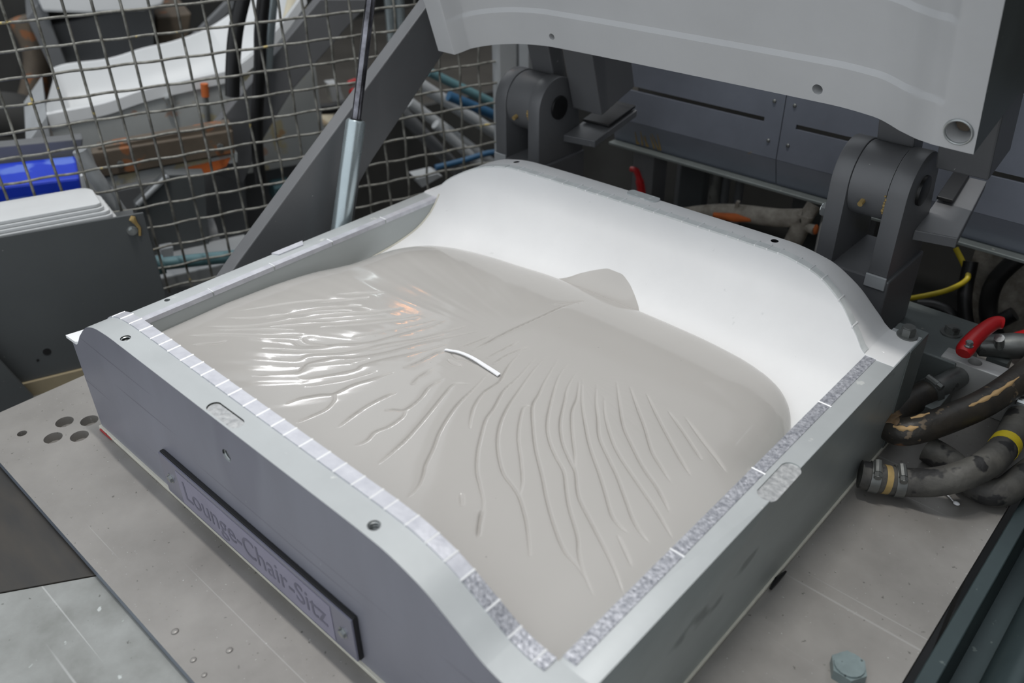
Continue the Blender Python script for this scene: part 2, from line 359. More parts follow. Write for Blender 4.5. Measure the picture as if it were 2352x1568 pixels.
# trim the bowl between the side walls
mb = MB(); inn = [r for r in rows]
mb.grid(inn, 0, False)
nk = len(rows[0])
for r, s in ((0, 1), (len(rows)-1, -1)):
    e = [tuple(rows[r][k]) for k in range(nk)]+[(rows[r][0][0], .0365, .004)]
    mb.add(e if s > 0 else e[::-1], [tuple(range(len(e)))], 0)
mb.add([(.0012,.0365,.004),(W-.0012,.0365,.004),(W-.0012,.5675,.004),(.0012,.5675,.004)], [(0,3,2,1)], 0)
bwl = mb.build('back_wall', ['bowl', 'land', 'side'], mo)
cut(bwl, [cutter_cyl((x, .5535, zb(x)-.02), (x, .5535, zb(x)+.02), .0042) for x in (.128, .500)], 25)
for p in bwl.data.polygons:
    c = p.center
    if c.y > yrim(min(zb(c.x), .2))+.0005 and p.normal.z > .2: p.material_index = 1
    if c.y > .566: p.material_index = 2
cuts = [.028]; random.seed(5)
while cuts[-1] < .625: cuts.append(cuts[-1]+random.uniform(.013, .023))
cuts[-1] = .634
rim_x(bwl, cuts, zb, 0, 0, 'sealb', .0010, ysh=lambda x: (yrim(zb(x))-.0004, yrim(zb(x))+.0088))
for x in cuts[6:-1]:
    y = yrim(zb(x)); MB().tube([(x, y-.001, zb(x)+.0005), (x, y+.0115, zb(x)+.0005)], .0010, 6).build('score_line', 'sealw', bwl)
pts = [(.326+(.015 if math.cos(t) > 0 else -.015)+.007*math.cos(t), .560+.008*math.sin(t), .1882) for t in [2*math.pi*k/24 for k in range(24)] if .560+.008*math.sin(t) < .5672]
MB().prism(pts, (0,0,.0022)).build('pad', 'land', bwl, bevel=.0005)
# corner ear with bolt at the back right
mb = MB().box(.6347, .6655, .5405, .588, .004, .1278); mb.build('corner_ear', 'lidside', mo, bevel=.001)
hexhead(MB(), (.651,.566,.1278), (0,0,1), .0072, .0095, .0105).build('corner_bolt', 'steeld', mo, smooth=True, angle=30)
MB().tube([(0.6686,0.2909,0.0025), (0.668,0.3037,0.0035), (0.6691,0.3181,0.0025)], [.0012,.0024,.0010], 6).build('gasket_chip', 'black', mo)
# seam line inside the left wall, gasket under the mould
seam = [(.0292, y, zbowl(y)+.0006) for y in np.linspace(.29, .502, 24)]
MB().tube(seam, .0011, 6).build('seam_bead', 'gasket', mo, smooth=True)
mb = MB().box(-.002, W+.002, -.003, .57, .0003, .0045); mb.build('gasket', 'gasket', mo, bevel=.0008)
MB().prism([(.001,-.0042,.0008),(.020,-.0042,.0008),(.030,-.0042,.0022),(.004,-.0042,.004)], (0,.0008,0)).build('red_paint_mark', 'red', mo)
# nameplate on the front wall
npl = MB().box(.166, .4645, -.0044, -.0003, .014, .0645).build('nameplate', 'black', mo, bevel=.0006)
MB().box(.1665, .4640, -.0066, -.0046, .0145, .0640).build('cover', 'clear', npl, bevel=.0004)
MB().box(.198, .437, -.0071, -.0067, .018, .0595).build('label_strip', 'label', npl)
for x in (.181, .450): hexhead(MB(), (x, -.0066, .039), (0,-1,0), .0040, .0022, .0054).build('screw', 'steel', npl, smooth=True, angle=30)
tcv = bpy.data.curves.new('lettering', 'FONT'); tcv.body = 'Lounge-Chair-Sitz'; tcv.size = .034; tcv.extrude = .00015; tcv.align_x = 'CENTER'; tcv.align_y = 'CENTER'
tob = bpy.data.objects.new('tmp', tcv); COL.objects.link(tob); dg = bpy.context.evaluated_depsgraph_get()
tme = bpy.data.meshes.new_from_object(tob.evaluated_get(dg)); bpy.data.objects.remove(tob)
xsv = [v.co.x for v in tme.vertices]; k = .222/(max(xsv)-min(xsv))
tme.transform(Matrix.Translation((.3175, -.0073, .0387)) @ Matrix.Rotation(math.pi/2, 4, 'X') @ Matrix.Diagonal((k, k*1.08, 1, 1)))
tme.materials.clear(); tme.materials.append(M['letter'])
to = bpy.data.objects.new('lettering', tme); COL.objects.link(to); to.parent = npl
kids(mo)

# ------------------------------------------------------------------ poured foam
YB = [(.0288,.330),(.033,.350),(.038,.370),(.049,.394),(.062,.412),(.076,.425),(.093,.435),(.127,.448),(.172,.457),(.22,.462),(.275,.467),(.395,.469),(.468,.468),(.524,.464),(.555,.458),(.578,.449),(.592,.439),(.602,.428),(.611,.413),(.620,.392),(.628,.365),(.6335,.330)]
X0, X1, Y0 = .0288, .6342, .0368
nx, ny = 900, 680
t = np.linspace(0, 1, nx); xg = X0+(X1-X0)*(t-.055*np.sin(2*np.pi*t)/1.0*.9)
ybx = np.array([spline(x, YB) for x in xg])
s = np.linspace(0, 1, ny); sg = 1-(1-s)**1.25
Xg = np.repeat(xg[None, :], ny, 0); Yg = Y0+sg[:, None]*(ybx-Y0)[None, :]
def cdist(P, Q, wts):              # distance from grid points to a polyline, with taper weight along it
    best = np.full(Xg.shape, 9.0); bw = np.zeros(Xg.shape)
    for i in range(len(P)-1):
        a = np.array(P[i]); b = np.array(P[i+1]); d = b-a; L2 = (d*d).sum()+1e-12
        x0, x1 = min(a[0], b[0])-.02, max(a[0], b[0])+.02; y0, y1 = min(a[1], b[1])-.02, max(a[1], b[1])+.02
        msk = (Xg > x0) & (Xg < x1) & (Yg > y0) & (Yg < y1)
        if not msk.any(): continue
        px = Xg[msk]-a[0]; py = Yg[msk]-a[1]; tt = np.clip((px*d[0]+py*d[1])/L2, 0, 1)
        dd = np.hypot(px-tt*d[0], py-tt*d[1]); cur = best[msk]; cw = bw[msk]; k = dd < cur
        cw[k] = (wts[i]+(wts[i+1]-wts[i])*tt)[k]; cur[k] = dd[k]; best[msk] = cur; bw[msk] = cw
    return best, bw
back = [(x, spline(x, YB)) for x in np.concatenate([np.linspace(.0288,.1,24), np.linspace(.11,.56,30), np.linspace(.565,.6335,24)])]
db = np.full(Xg.shape, 9.0)
for a, b in zip(back[:-1], back[1:]):
    d = np.array(b)-np.array(a); L2 = (d*d).sum(); px = Xg-a[0]; py = Yg-a[1]; tt = np.clip((px*d[0]+py*d[1])/L2, 0, 1)
    db = np.minimum(db, np.hypot(px-tt*d[0], py-tt*d[1]))
u = (Xg-X0)/(X1-X0); v = (Yg-Y0)/(.47-Y0)
H = .1165+.006*np.sin(np.pi*np.clip(u, 0, 1))*np.sin(np.pi*np.clip(v*.9+.05, 0, 1))
H -= .006*np.clip(1-(X1-Xg)/.04, 0, 1)**2
zc = np.array([zbowl(y) for y in ybx])[None, :]+np.zeros_like(H)-.002
rr = .098; q = np.clip(db/rr, 0, 1)
H = zc+(H-zc)*np.sqrt(np.clip(1-(1-q)**2.2, 0, 1))
zL = np.interp(Yg, [.03,.085,.16,.218,.28,.33,.5], [.0975,.099,.100,.096,.087,.079,.079]); qL = np.clip((Xg-X0)/.11, 0, 1)
H = np.where(H > zL, zL+(H-zL)*np.sqrt(np.clip(1-(1-qL)**2.4, 0, 1)), H)
CREASES = [
(0.6,1.2,[(0.1012,0.0813),(0.1193,0.0994),(0.1229,0.1090)]),
(0.5,1.3,[(0.0794,0.0880),(0.1101,0.1128),(0.1513,0.1427),(0.1762,0.1669)]),
(0.8,1.2,[(0.1582,0.1381),(0.1778,0.1512),(0.1948,0.1535),(0.2179,0.1782),(0.2412,0.2030),(0.2548,0.2364),(0.2647,0.2626),(0.2694,0.2824)]),
(0.6,1.3,[(0.1816,0.1630),(0.1947,0.1619),(0.2192,0.1772)]),
(0.6,1.3,[(0.1358,0.1532),(0.1664,0.1847),(0.1971,0.2164),(0.2254,0.2504),(0.2404,0.2728)]),
(0.5,1.3,[(0.0760,0.1095),(0.1194,0.1433),(0.1590,0.2011),(0.1943,0.2415),(0.2162,0.2703)]),
(0.5,1.3,[(0.0768,0.1333),(0.1182,0.1651),(0.1460,0.2108),(0.1762,0.2446)]),
(0.7,1.2,[(0.1874,0.1184),(0.2088,0.1334),(0.2139,0.1499),(0.2367,0.1742),(0.2565,0.2123),(0.2751,0.2414),(0.2893,0.2755),(0.2951,0.2894)]),
(0.9,1,[(0.2000,0.0908),(0.2209,0.1150),(0.2283,0.1254),(0.2237,0.1387),(0.2352,0.1608),(0.2502,0.1741),(0.2684,0.2022),(0.2821,0.2350),(0.2986,0.2665),(0.3112,0.2905)]),
(0.9,1,[(0.2366,0.1176),(0.2475,0.1273),(0.2677,0.1603),(0.2682,0.1723),(0.2776,0.1944),(0.2936,0.2246),(0.3049,0.2509)]),
(0.9,1,[(0.3033,0.1938),(0.3069,0.2125),(0.3084,0.2337),(0.3127,0.2435)]),
(1.1,1,[(0.2620,0.0846),(0.2649,0.0993),(0.2747,0.1150),(0.2836,0.1247),(0.2865,0.1453),(0.2946,0.1653),(0.3014,0.1826)]),
(0.7,1,[(0.2836,0.1247),(0.2921,0.1182),(0.2972,0.1057),(0.2951,0.0904),(0.2930,0.0755)]),
(1,1,[(0.3270,0.0961),(0.3236,0.1158),(0.3226,0.1350),(0.3248,0.1543),(0.3288,0.1631)]),
(0.8,1,[(0.3304,0.1806),(0.3261,0.1951),(0.3264,0.2124)]),
(1,1,[(0.3414,0.1382),(0.3452,0.1450),(0.3537,0.1526),(0.3521,0.1716),(0.3454,0.1903),(0.3466,0.2078)]),
(0.9,1,[(0.3537,0.1526),(0.3595,0.1445),(0.3607,0.1277),(0.3571,0.1134),(0.3606,0.1011),(0.3584,0.0900)]),
(1.1,1,[(0.3922,0.0879),(0.3896,0.1030),(0.3863,0.1210),(0.3825,0.1360),(0.3754,0.1586),(0.3693,0.1766),(0.3631,0.1953),(0.3603,0.2090),(0.3710,0.2185)]),
(1.2,1,[(0.4409,0.0784),(0.4374,0.0924),(0.4299,0.1048),(0.4221,0.1147),(0.4125,0.1323),(0.4002,0.1518),(0.3888,0.1771),(0.3830,0.1955),(0.3793,0.2168),(0.3728,0.2440)]),
(1,1,[(0.4189,0.1716),(0.4105,0.1800),(0.3976,0.1983),(0.3901,0.2193),(0.3896,0.2404),(0.3837,0.2537),(0.3769,0.2706),(0.3716,0.2936)]),
(1.2,1,[(0.3334,0.2593),(0.3334,0.2798),(0.3352,0.3155),(0.3400,0.3578),(0.3428,0.3908),(0.3473,0.4141)]),
(0.6,1.1,[(0.3323,0.3863),(0.3414,0.4040),(0.3506,0.4219)]),
(0.7,1.1,[(0.3193,0.2534),(0.3247,0.2768),(0.3287,0.2974)]),
(0.7,1.1,[(0.3535,0.2591),(0.3550,0.2865),(0.3568,0.3047)]),
(0.7,1.1,[(0.3655,0.2561),(0.3645,0.2788),(0.3707,0.3045)]),
(1.1,1,[(0.3896,0.2931),(0.3984,0.2588),(0.4024,0.2333),(0.4132,0.2084),(0.4195,0.1909),(0.4326,0.1710),(0.4446,0.1546),(0.4606,0.1374),(0.4755,0.1262),(0.4911,0.1140),(0.5051,0.0969)]),
(1.6,1.2,[(0.4953,0.1078),(0.4995,0.1016),(0.5074,0.0917),(0.5131,0.0851)]),
(0.6,1.6,[(0.4695,0.1102),(0.4809,0.0999)]),
(1.2,1,[(0.3964,0.3030),(0.4018,0.2768),(0.4130,0.2427),(0.4223,0.2165),(0.4339,0.1941),(0.4482,0.1757),(0.4645,0.1607),(0.4805,0.1496),(0.4976,0.1433),(0.5090,0.1378),(0.5274,0.1242),(0.5407,0.1122),(0.5527,0.1006),(0.5557,0.0979)]),
(1.2,1,[(0.4082,0.3056),(0.4212,0.2716),(0.4305,0.2512),(0.4380,0.2338),(0.4577,0.2121),(0.4790,0.1912),(0.5056,0.1693),(0.5264,0.1510),(0.5512,0.1320),(0.5714,0.1193),(0.5869,0.1149),(0.5973,0.1100)]),
(0.9,1,[(0.4380,0.2338),(0.4337,0.2266),(0.4441,0.2095),(0.4587,0.1912),(0.4782,0.1729),(0.4973,0.1537),(0.5077,0.1392)]),
(1.1,1,[(0.4194,0.3077),(0.4272,0.2843),(0.4432,0.2555),(0.4625,0.2259),(0.4788,0.2091),(0.4975,0.1959),(0.5150,0.1859),(0.5307,0.1702),(0.5447,0.1568),(0.5685,0.1377),(0.5808,0.1241),(0.5956,0.1121),(0.6127,0.1016)]),
(1.2,1,[(0.4356,0.2993),(0.4441,0.2775),(0.4552,0.2593),(0.4714,0.2338),(0.4889,0.2151),(0.5073,0.2018),(0.5222,0.1924),(0.5347,0.1791),(0.5463,0.1688),(0.5699,0.1547),(0.5920,0.1416),(0.6112,0.1296),(0.6265,0.1191)]),
(1,1,[(0.4456,0.2933),(0.4606,0.2710),(0.4699,0.2521),(0.4882,0.2298),(0.5069,0.2102),(0.5209,0.1940)]),
(1.1,1,[(0.4463,0.2975),(0.4672,0.2700),(0.4911,0.2450),(0.5129,0.2244),(0.5384,0.2041),(0.5555,0.1897),(0.5743,0.1735),(0.5868,0.1676),(0.5957,0.1662)]),
(1.1,1,[(0.4614,0.3001),(0.4770,0.2787),(0.4935,0.2600),(0.5105,0.2404),(0.5326,0.2244),(0.5505,0.2121),(0.5709,0.1958),(0.5902,0.1804),(0.6033,0.1730),(0.6130,0.1701)]),
(1,1,[(0.4780,0.2900),(0.4955,0.2683),(0.5200,0.2458),(0.5387,0.2327),(0.5641,0.2189),(0.5901,0.2052),(0.6105,0.1937),(0.6222,0.1876)]),
(1.2,1,[(0.4723,0.3170),(0.4931,0.2930),(0.5165,0.2676),(0.5370,0.2518),(0.5608,0.2353),(0.5820,0.2240),(0.5969,0.2139),(0.6062,0.2070)]),
(1.1,1,[(0.4866,0.3188),(0.5081,0.2995),(0.5322,0.2784),(0.5537,0.2578),(0.5722,0.2455),(0.5888,0.2355)]),
(1.1,1,[(0.5045,0.3205),(0.5289,0.3013),(0.5542,0.2824),(0.5766,0.2665),(0.5965,0.2533)]),
(1,1,[(0.5340,0.3125),(0.5564,0.3000),(0.5789,0.2862),(0.5924,0.2778)]),
(0.6,1.6,[(0.5494,0.3162),(0.5759,0.3017),(0.5996,0.2900),(0.6137,0.2825)]),
(0.5,1.3,[(0.5904,0.1593),(0.6171,0.1421)]),
(0.8,1.6,[(0.3163,0.2447),(0.3312,0.2418),(0.3395,0.2453),(0.3543,0.2467)]),
(0.7,1.6,[(0.3259,0.2332),(0.3338,0.2324),(0.3441,0.2338)]),
(0.3,1.4,[(0.0752,0.1508),(0.1185,0.2084),(0.1716,0.2601)]),
(0.3,1.4,[(0.1021,0.1463),(0.1396,0.1933),(0.1778,0.2317)]),
(0.3,1.4,[(0.1653,0.1233),(0.2025,0.1480),(0.2382,0.1837),(0.2645,0.2278)]),
(0.3,1.4,[(0.1975,0.1116),(0.2348,0.1447),(0.2651,0.1833)]),
(0.3,1.4,[(0.2528,0.1117),(0.2739,0.1451),(0.2872,0.1756)]),
(0.3,1.4,[(0.1786,0.1865),(0.2131,0.2260),(0.2455,0.2682)]),
(0.3,1.4,[(0.1345,0.2424),(0.1741,0.2823)]),
(0.3,1.4,[(0.1356,0.2185),(0.1687,0.2625)]),
(0.3,1.4,[(0.0919,0.1100),(0.1267,0.1386),(0.1628,0.1660)]),
(0.3,1.4,[(0.1376,0.1730),(0.1782,0.2088),(0.2120,0.2501)]),
(0.3,1.4,[(0.2207,0.1976),(0.2408,0.2371),(0.2615,0.2777)]),
(0.3,1.4,[(0.2533,0.1930),(0.2734,0.2314),(0.2898,0.2630)])]
gr = np.zeros_like(H); pil = np.zeros_like(H)
for amp, wid, P in CREASES:
    sp = smooth_path([(p[0], p[1], 0) for p in P], 5); PP = [(p.x, p.y) for p in sp]; n = len(PP)
    wt = [amp*min(1, 4.0*min(i, n-1-i)/n+.05) for i in range(n)]
    d, wv = cdist(PP, None, wt)
    gr += wv*(-.0027*np.exp(-d/(wid*.00062))-.0005*np.exp(-d/(wid*.0060)))
    pil = np.maximum(pil, np.minimum(1, wv*1.4)*np.exp(-(d/(wid*.0022))**4))
rng = np.random.RandomState(2)
# finer stretched ripples on the left flank
cx, cyy = .44, .30; ang = np.arctan2(Yg-cyy, Xg-cx); rad = np.hypot(Xg-cx, Yg-cyy)
rip = sum(a*np.sin(k*ang+ph+2.2*np.sin(rad*9+ph)) for k, a, ph in ((37,.5,.3),(61,.35,1.9),(97,.25,4.1),(143,.15,2.7)))
flank = np.clip((.33-Xg)/.16, 0, 1)*np.clip(db/.03, 0, 1)*np.clip((Yg-Y0)/.02, 0, 1)*np.clip((Xg-X0)/.03, 0, 1)
right = np.clip((Xg-.40)/.06, 0, 1)*np.clip((.57-Xg)/.05, 0, 1)*np.clip((.34-Yg)/.08, 0, 1)*np.clip((Yg-.10)/.08, 0, 1)
H += gr+rip*.00022*flank+rip*.00008*right
rows = np.stack([Xg, Yg, H], -1).reshape(-1, 3)
idx = np.arange(nx*ny).reshape(ny, nx); quads = np.stack([idx[:-1,:-1], idx[:-1,1:], idx[1:,1:], idx[1:,:-1]], -1).reshape(-1, 4)
# skirt down so that the slab has a body
me = bpy.data.meshes.new('poured_foam')
ring_i = np.concatenate([idx[0,:], idx[1:,-1], idx[-1,::-1][1:], idx[::-1,0][1:-1]])
sk = rows[ring_i].copy(); sk[:, 2] = np.minimum(sk[:, 2]-.001, np.array([zbowl(y)+.0015 for y in sk[:, 1]])); nb = len(rows); nr = len(ring_i)
V = np.concatenate([rows, sk]); jj = np.arange(nr); skq = np.stack([ring_i, nb+jj, nb+(jj+1) % nr, ring_i[(jj+1) % nr]], -1)
Q = np.concatenate([quads, skq])
me.vertices.add(len(V)); me.vertices.foreach_set('co', V.astype(np.float32).ravel())
me.loops.add(Q.size); me.loops.foreach_set('vertex_index', Q.astype(np.int32).ravel())
me.polygons.add(len(Q)); me.polygons.foreach_set('loop_start', (np.arange(len(Q))*4).astype(np.int32))
me.polygons.foreach_set('use_smooth', np.ones(len(Q), bool))
me.materials.append(M['foam']); me.update(calc_edges=True); me.validate()
at_ = me.attributes.new('fold', 'FLOAT', 'POINT'); at_.data.foreach_set('value', np.concatenate([pil.ravel(), np.zeros(nr)]).astype(np.float32))
nt = M['foam'].node_tree; b_ = nt.nodes['Principled BSDF']; an = nt.nodes.new('ShaderNodeAttribute'); an.attribute_name = 'fold'
m1 = nt.nodes.new('ShaderNodeMath'); m1.operation = 'MULTIPLY_ADD'; m1.inputs[1].default_value = .6; src_ = b_.inputs['Roughness'].links[0].from_socket
nt.links.new(an.outputs['Fac'], m1.inputs[0]); nt.links.new(src_, m1.inputs[2]); nt.links.new(m1.outputs[0], b_.inputs['Roughness'])   # the skin is matt where it folds
m2_ = nt.nodes.new('ShaderNodeMath'); m2_.operation = 'MULTIPLY_ADD'; m2_.inputs[1].default_value = -.5; m2_.inputs[2].default_value = .5
nt.links.new(an.outputs['Fac'], m2_.inputs[0]); nt.links.new(m2_.outputs[0], b_.inputs['Specular IOR Level'])
foam = bpy.data.objects.new('poured_foam', me); COL.objects.link(foam)
tag(foam, 'glossy grey poured foam slab with radiating wrinkles, filling the open mould', 'foam')
# tongue of foam crept up the bowl behind the slab
TG = [(0.2616,0.4654),(0.2809,0.4735),(0.2957,0.4843),(0.3142,0.4922),(0.3287,0.4958),(0.3447,0.4958),(0.3590,0.4921),(0.3715,0.4859),(0.3850,0.4764),(0.3974,0.4671)]
mb = MB(); xa = np.linspace(TG[0][0], TG[-1][0], 70); R = []
for x in xa:
    y1 = max(spline(x, TG), spline(x, YB)-.004); y0 = spline(x, YB)-.028
    r = []
    for k in range(13):
        tt = k/12; y = y0+(y1-y0)*tt; edge = min(1, min(x-xa[0], xa[-1]-x)/.012+.02)
        lift = .0014*edge*math.sqrt(max(0, 1-tt**8))+ (.0 if tt > .25 else -.004*(1-tt*4))
        r.append((x, y, zbowl(y)+.0004+lift))
    R.append(r)
tg = mb.grid(R, 0, True); tg = mb.build('foam_tongue', 'foam', foam, smooth=True, angle=80)
# white strip lying on the foam
def hfoam(x, y):
    i = int(np.argmin(abs(xg-x))); j = int(np.argmin(abs(Yg[:, i]-y))); return float(H[j, i])
PS = [(0.3136,0.2415),(0.3265,0.2466),(0.3430,0.2486),(0.3622,0.2473),(0.3843,0.2462)]
mb = MB(); R = [[], [], [], []]
cen = smooth_path([(p[0], p[1], 0) for p in PS], 5)
for i, p in enumerate(cen):
    t_ = i/(len(cen)-1); z = hfoam(p.x, p.y)+.0012+.0012*math.sin(t_*3.1); hw = .0013+.0010*t_
    R[0].append((p.x, p.y-hw, z)); R[1].append((p.x, p.y-hw*.9, z+.0010)); R[2].append((p.x, p.y+hw*.9, z+.0014)); R[3].append((p.x, p.y+hw, z+.0004))
mb.grid(R+[R[0]], 0, True); n = len(cen); mb.add([R[k][0] for k in range(4)], [(0,1,2,3)]); mb.add([R[k][-1] for k in range(4)], [(3,2,1,0)])
tag(mb.build('white_strip', 'paper', None, smooth=True), 'thin white strip lying on top of the grey foam', 'strip')

# ------------------------------------------------------------------ lid (modelled closed, then swung open on its hinge)
HY, HZ, PHI = .6785, .2345, 73
lid = empty('mould_lid', (0, HY, HZ), 'pale grey mould lid swung open above the hinges, scalloped lower edge', 'lid')
lid.rotation_euler = (-math.radians(PHI), 0, 0)
def steps(y):                       # recess of the inner face behind the flange
    return interp(y, [(.03,.0075),(.4475,.0075),(.452,.0035),(.521,.0035),(.526,0),(.6,0)])
ysam = [.0,.03,.2,.40,.443,.446,.4475,.449,.4505,.452,.455,.48,.517,.5195,.521,.5225,.5245,.526,.529,.545,.5685]
LZ = [(0,.126),(.030,.126),(.042,.146),(.070,.166),(.105,.179),(.150,.186),(.330,.189),(.510,.190),(.555,.186),(.590,.172),(.618,.153),(.632,.147),(W,.146)]
zl = lambda x: spline(x, LZ)
xs = sorted(set([i*W/130 for i in range(131)] + [p[0] for p in LZ]))
mb = MB(); rows_ = []
for x in xs:
    e = min(1, max(0, min(x-.028, W-.028-x)/.012)); e = e*e*(3-2*e)
    kx = min(1, max(0, (x-.585)/.05)); kx = kx*kx*(3-2*kx)*.012
    rows_.append([(x, y-kx*(y/.5685)-HY, zl(x)+steps(y)*e-HZ+.0004) for y in ysam])
mb.grid(rows_, 0, True)
ZT = .285; top = [[(x, y-HY, ZT-HZ+.05) for y in (0, .5685)] for x in (0, W)]
mb.add([r[-1] for r in rows_]+[(W, .5565-HY, ZT-HZ), (0, .5685-HY, ZT-HZ)], [tuple(range(len(rows_)+2))], 1)
mb.add([r[0] for r in rows_]+[(W, -HY, ZT-HZ), (0, -HY, ZT-HZ)], [tuple(range(len(rows_)+1, -1, -1))], 1)
mb.add(rows_[-1]+[(W, .5565-HY, ZT-HZ), (W, -HY, ZT-HZ)], [tuple(range(len(ysam)+1, -1, -1))], 2)
mb.add(rows_[0]+[(0, .5685-HY, ZT-HZ), (0, -HY, ZT-HZ)], [tuple(range(len(ysam)+2))], 2)
mb.add([(0, -HY, ZT-HZ), (W, -HY, ZT-HZ), (W, .5565-HY, ZT-HZ), (0, .5685-HY, ZT-HZ)], [(0,1,2,3)], 2)
shell = mb.build('shell', ['lid', 'lid', 'lidside'], None)
me = shell.data; bm = bmesh.new(); bm.from_mesh(me); bmesh.ops.remove_doubles(bm, verts=bm.verts, dist=1e-6); bmesh.ops.recalc_face_normals(bm, faces=bm.faces); bm.to_mesh(me); bm.free()
cs = [cutter_cyl((x, .5545-HY, zl(x)-HZ-.01), (x, .5545-HY, zl(x)-HZ+.02), r) for x, r in ((.150,.0042), (.4965,.0056))]
cs.append(cutter_cyl((.6485,.5375-HY,.11-HZ), (.6485,.5375-HY,.170-HZ), .0105))
for x in (.246,.273,.302): cs.append(MB().box(x-.0013, x+.0013, .440-HY, .455-HY, .17-HZ, .205-HZ).build('cutter', 'socket'))
cut(shell, cs, 28); shell.parent = lid
mb = MB(); mb.tube([(.6485+.0118*math.cos(k*.2618), .5375-HY+.0118*math.sin(k*.2618), .1462-HZ) for k in range(25)], .0012, 8, caps=False); mb.build('bolt_hole_rim', 'steel', lid, smooth=True)
hexhead(MB(), (.6485,.5375-HY,.169-HZ), (0,0,-1), .0075, .009, .0095).build('sunk_bolt', 'rust', lid, smooth=True, angle=30)
HL = .219                           # height of the left pin
for x0, x1, dz in ((.032, .074, HL-HZ), (.534, .576, 0)):
    a_ = -math.radians(PHI); oy, oz = math.sin(-a_)*-dz*-1*0+0, 0
    yl = -math.sin(math.radians(PHI))*dz; zl_ = math.cos(math.radians(PHI))*dz      # the pin centre in the lid's own frame
    MB().tube([(x0+.0006,yl,zl_), (x1-.0006,yl,zl_)], .0405, 40).build('knuckle', 'dark', lid, smooth=True, angle=35)
    MB().box(x0+.001, x1-.001, -.112, .012+yl, .020, .048).build('knuckle_arm', 'dark', lid, bevel=.002)
    if x0 < .1: MB().box(.098, .150, -.108, .030, .020, .10).build('bracket', 'dark', lid, bevel=.002)
    else: MB().box(.602, .655, -.108, -.022, .012, .07).build('bracket', 'dark', lid, bevel=.002)

# hinge clevises standing behind the mould
def clevis(x0, x1, x2, x3, HZ, label):
    c = empty('hinge_clevis', ((x0+x3)/2, HY+.02, 0), label, 'hinge', 'lid hinges behind the mould')
    for a, b in ((x0, x1), (x2, x3)):
        pts = [(a, HY+.042*math.cos(math.radians(k)), HZ+.042*math.sin(math.radians(k))) for k in range(0, 181, 9)]
        pts += [(a, HY-.042, .10), (a, HY+.058, .10), (a, HY+.058, HZ-.075)]
        MB().prism(pts, (b-a, 0, 0)).build('cheek', 'dark', c, smooth=True, bevel=.0012, angle=25)
        mb = MB(); mb.prism([(a-.001, HY-.0425, .146), (b+.001, HY-.0425, .146), (b+.001, HY-.0425, .1305), (a-.001, HY-.0425, .1305)], (0,-.003,0)); mb.build('weld', 'ltgrey', c, bevel=.001)
    MB().box(x0-.004, x3+.004, HY-.043, HY+.058, .052, .142).build('block', 'dark', c, bevel=.002)
    MB().cyl((x0-.004, HY, HZ), (x3+.0035, HY, HZ), .0165, 28).build('pin', 'black', c, smooth=True, angle=40, bevel=.001)
    MB().box(x0-.02, x3+.085 if x0 > .3 else x3+.04, HY-.005, HY+.10, .0005, .052).build('foot', 'lidside', c, bevel=.0015)
    mb = MB(); mb.tube([(x1+.018, HY-.0385, HZ-.012), (x1+.018, HY-.0455, HZ-.014)], .0030, 8); mb.build('grease_nipple', 'ochre', c, smooth=True)
    mb = MB()
    for k in range(16):
        tt = -60-k*6; yy = HY+.041*math.cos(math.radians(180-tt*0-(-k*5-0)))  # crust in the joint
        mb.ball((x2-.0008+random.uniform(-.001,.001), HY-.0405*math.cos(math.radians(k*5.2)), HZ-.0405*math.sin(math.radians(k*5.2))), random.uniform(.0012,.0026), n=5)
    mb.build('glue_crust', 'ochre', c, smooth=True)
    return c
cl = clevis(.011, .032, .074, .095, HL, 'dark grey hinge fork behind the left of the mould, beside the wire fence')
hexhead(MB(), (.011, HY-.02, .165), (-1,0,0), .006, .006).build('side_bolt', 'steel', cl, smooth=True, angle=30)
MB().prism([(.095,.690,.166),(.145,.700,.166),(.145,.800,.186),(.095,.800,.186)], (0,0,.010)).build('stop_shelf', 'dark', cl, bevel=.001)
MB().prism([(.098,.730,.186),(.143,.734,.186),(.143,.798,.199),(.098,.798,.199)], (0,0,.004)).build('rubber_pad', 'black', cl, bevel=.001)
cr_ = clevis(.514, .534, .576, .597, HZ, 'dark grey hinge fork behind the right of the mould, crusted with glue')
hexhead(MB(), (.514, HY-.028, .196), (-1,0,0), .0085, .008).build('side_bolt', 'steel', cr_, smooth=True, angle=30)
MB().prism([(.597,.690,.172),(.640,.700,.172),(.625,.820,.196),(.590,.820,.196)], (0,0,.012)).build('stop_shelf', 'dark', cr_, bevel=.001)
MB().prism([(.594,.752,.199),(.612,.752,.199),(.605,.826,.2095),(.587,.826,.2095)], (0,0,.004)).build('rubber_pad', 'black', cr_, bevel=.001)
hexhead(MB(), (.655,.735,.052), (0,0,1), .0085, .008, .012).build('foot_bolt', 'steeld', cr_, smooth=True, angle=30)
kids(cl); kids(cr_)

# ------------------------------------------------------------------ left arm and gas strut
arm = MB().prism([(-0.052,0.2275,0.0998), (-0.052,0.5841,0.3595), (-0.052,0.6751,0.3674), (-0.052,0.6011,0.286), (-0.052,0.4572,0.1706), (-0.052,0.4299,0.1447), (-0.052,0.4026,0.0611), (-0.052,0.3131,0.0011), (-0.052,0.1787,0.061)], (-.022,0,0)).build('lid_arm', 'dark', None, bevel=.0015)
tag(arm, 'thick dark grey diagonal arm rising beside the mould to the lid', 'arm')
st = empty('gas_strut', (-.024,.36,.04), 'slim gas strut with silver cylinder and dark rod beside the diagonal arm', 'strut')
pa, pb, pc = Vector((-0.026,0.3565,0.0608)), Vector((-0.026,0.4169,0.2418)), Vector((-0.026,0.4722,0.4239))
MB().tube([pa, pb-(pb-pa).normalized()*.003, pb], [.0128,.0128,.0108], 28).build('cylinder', 'strut', st, smooth=True, angle=50)
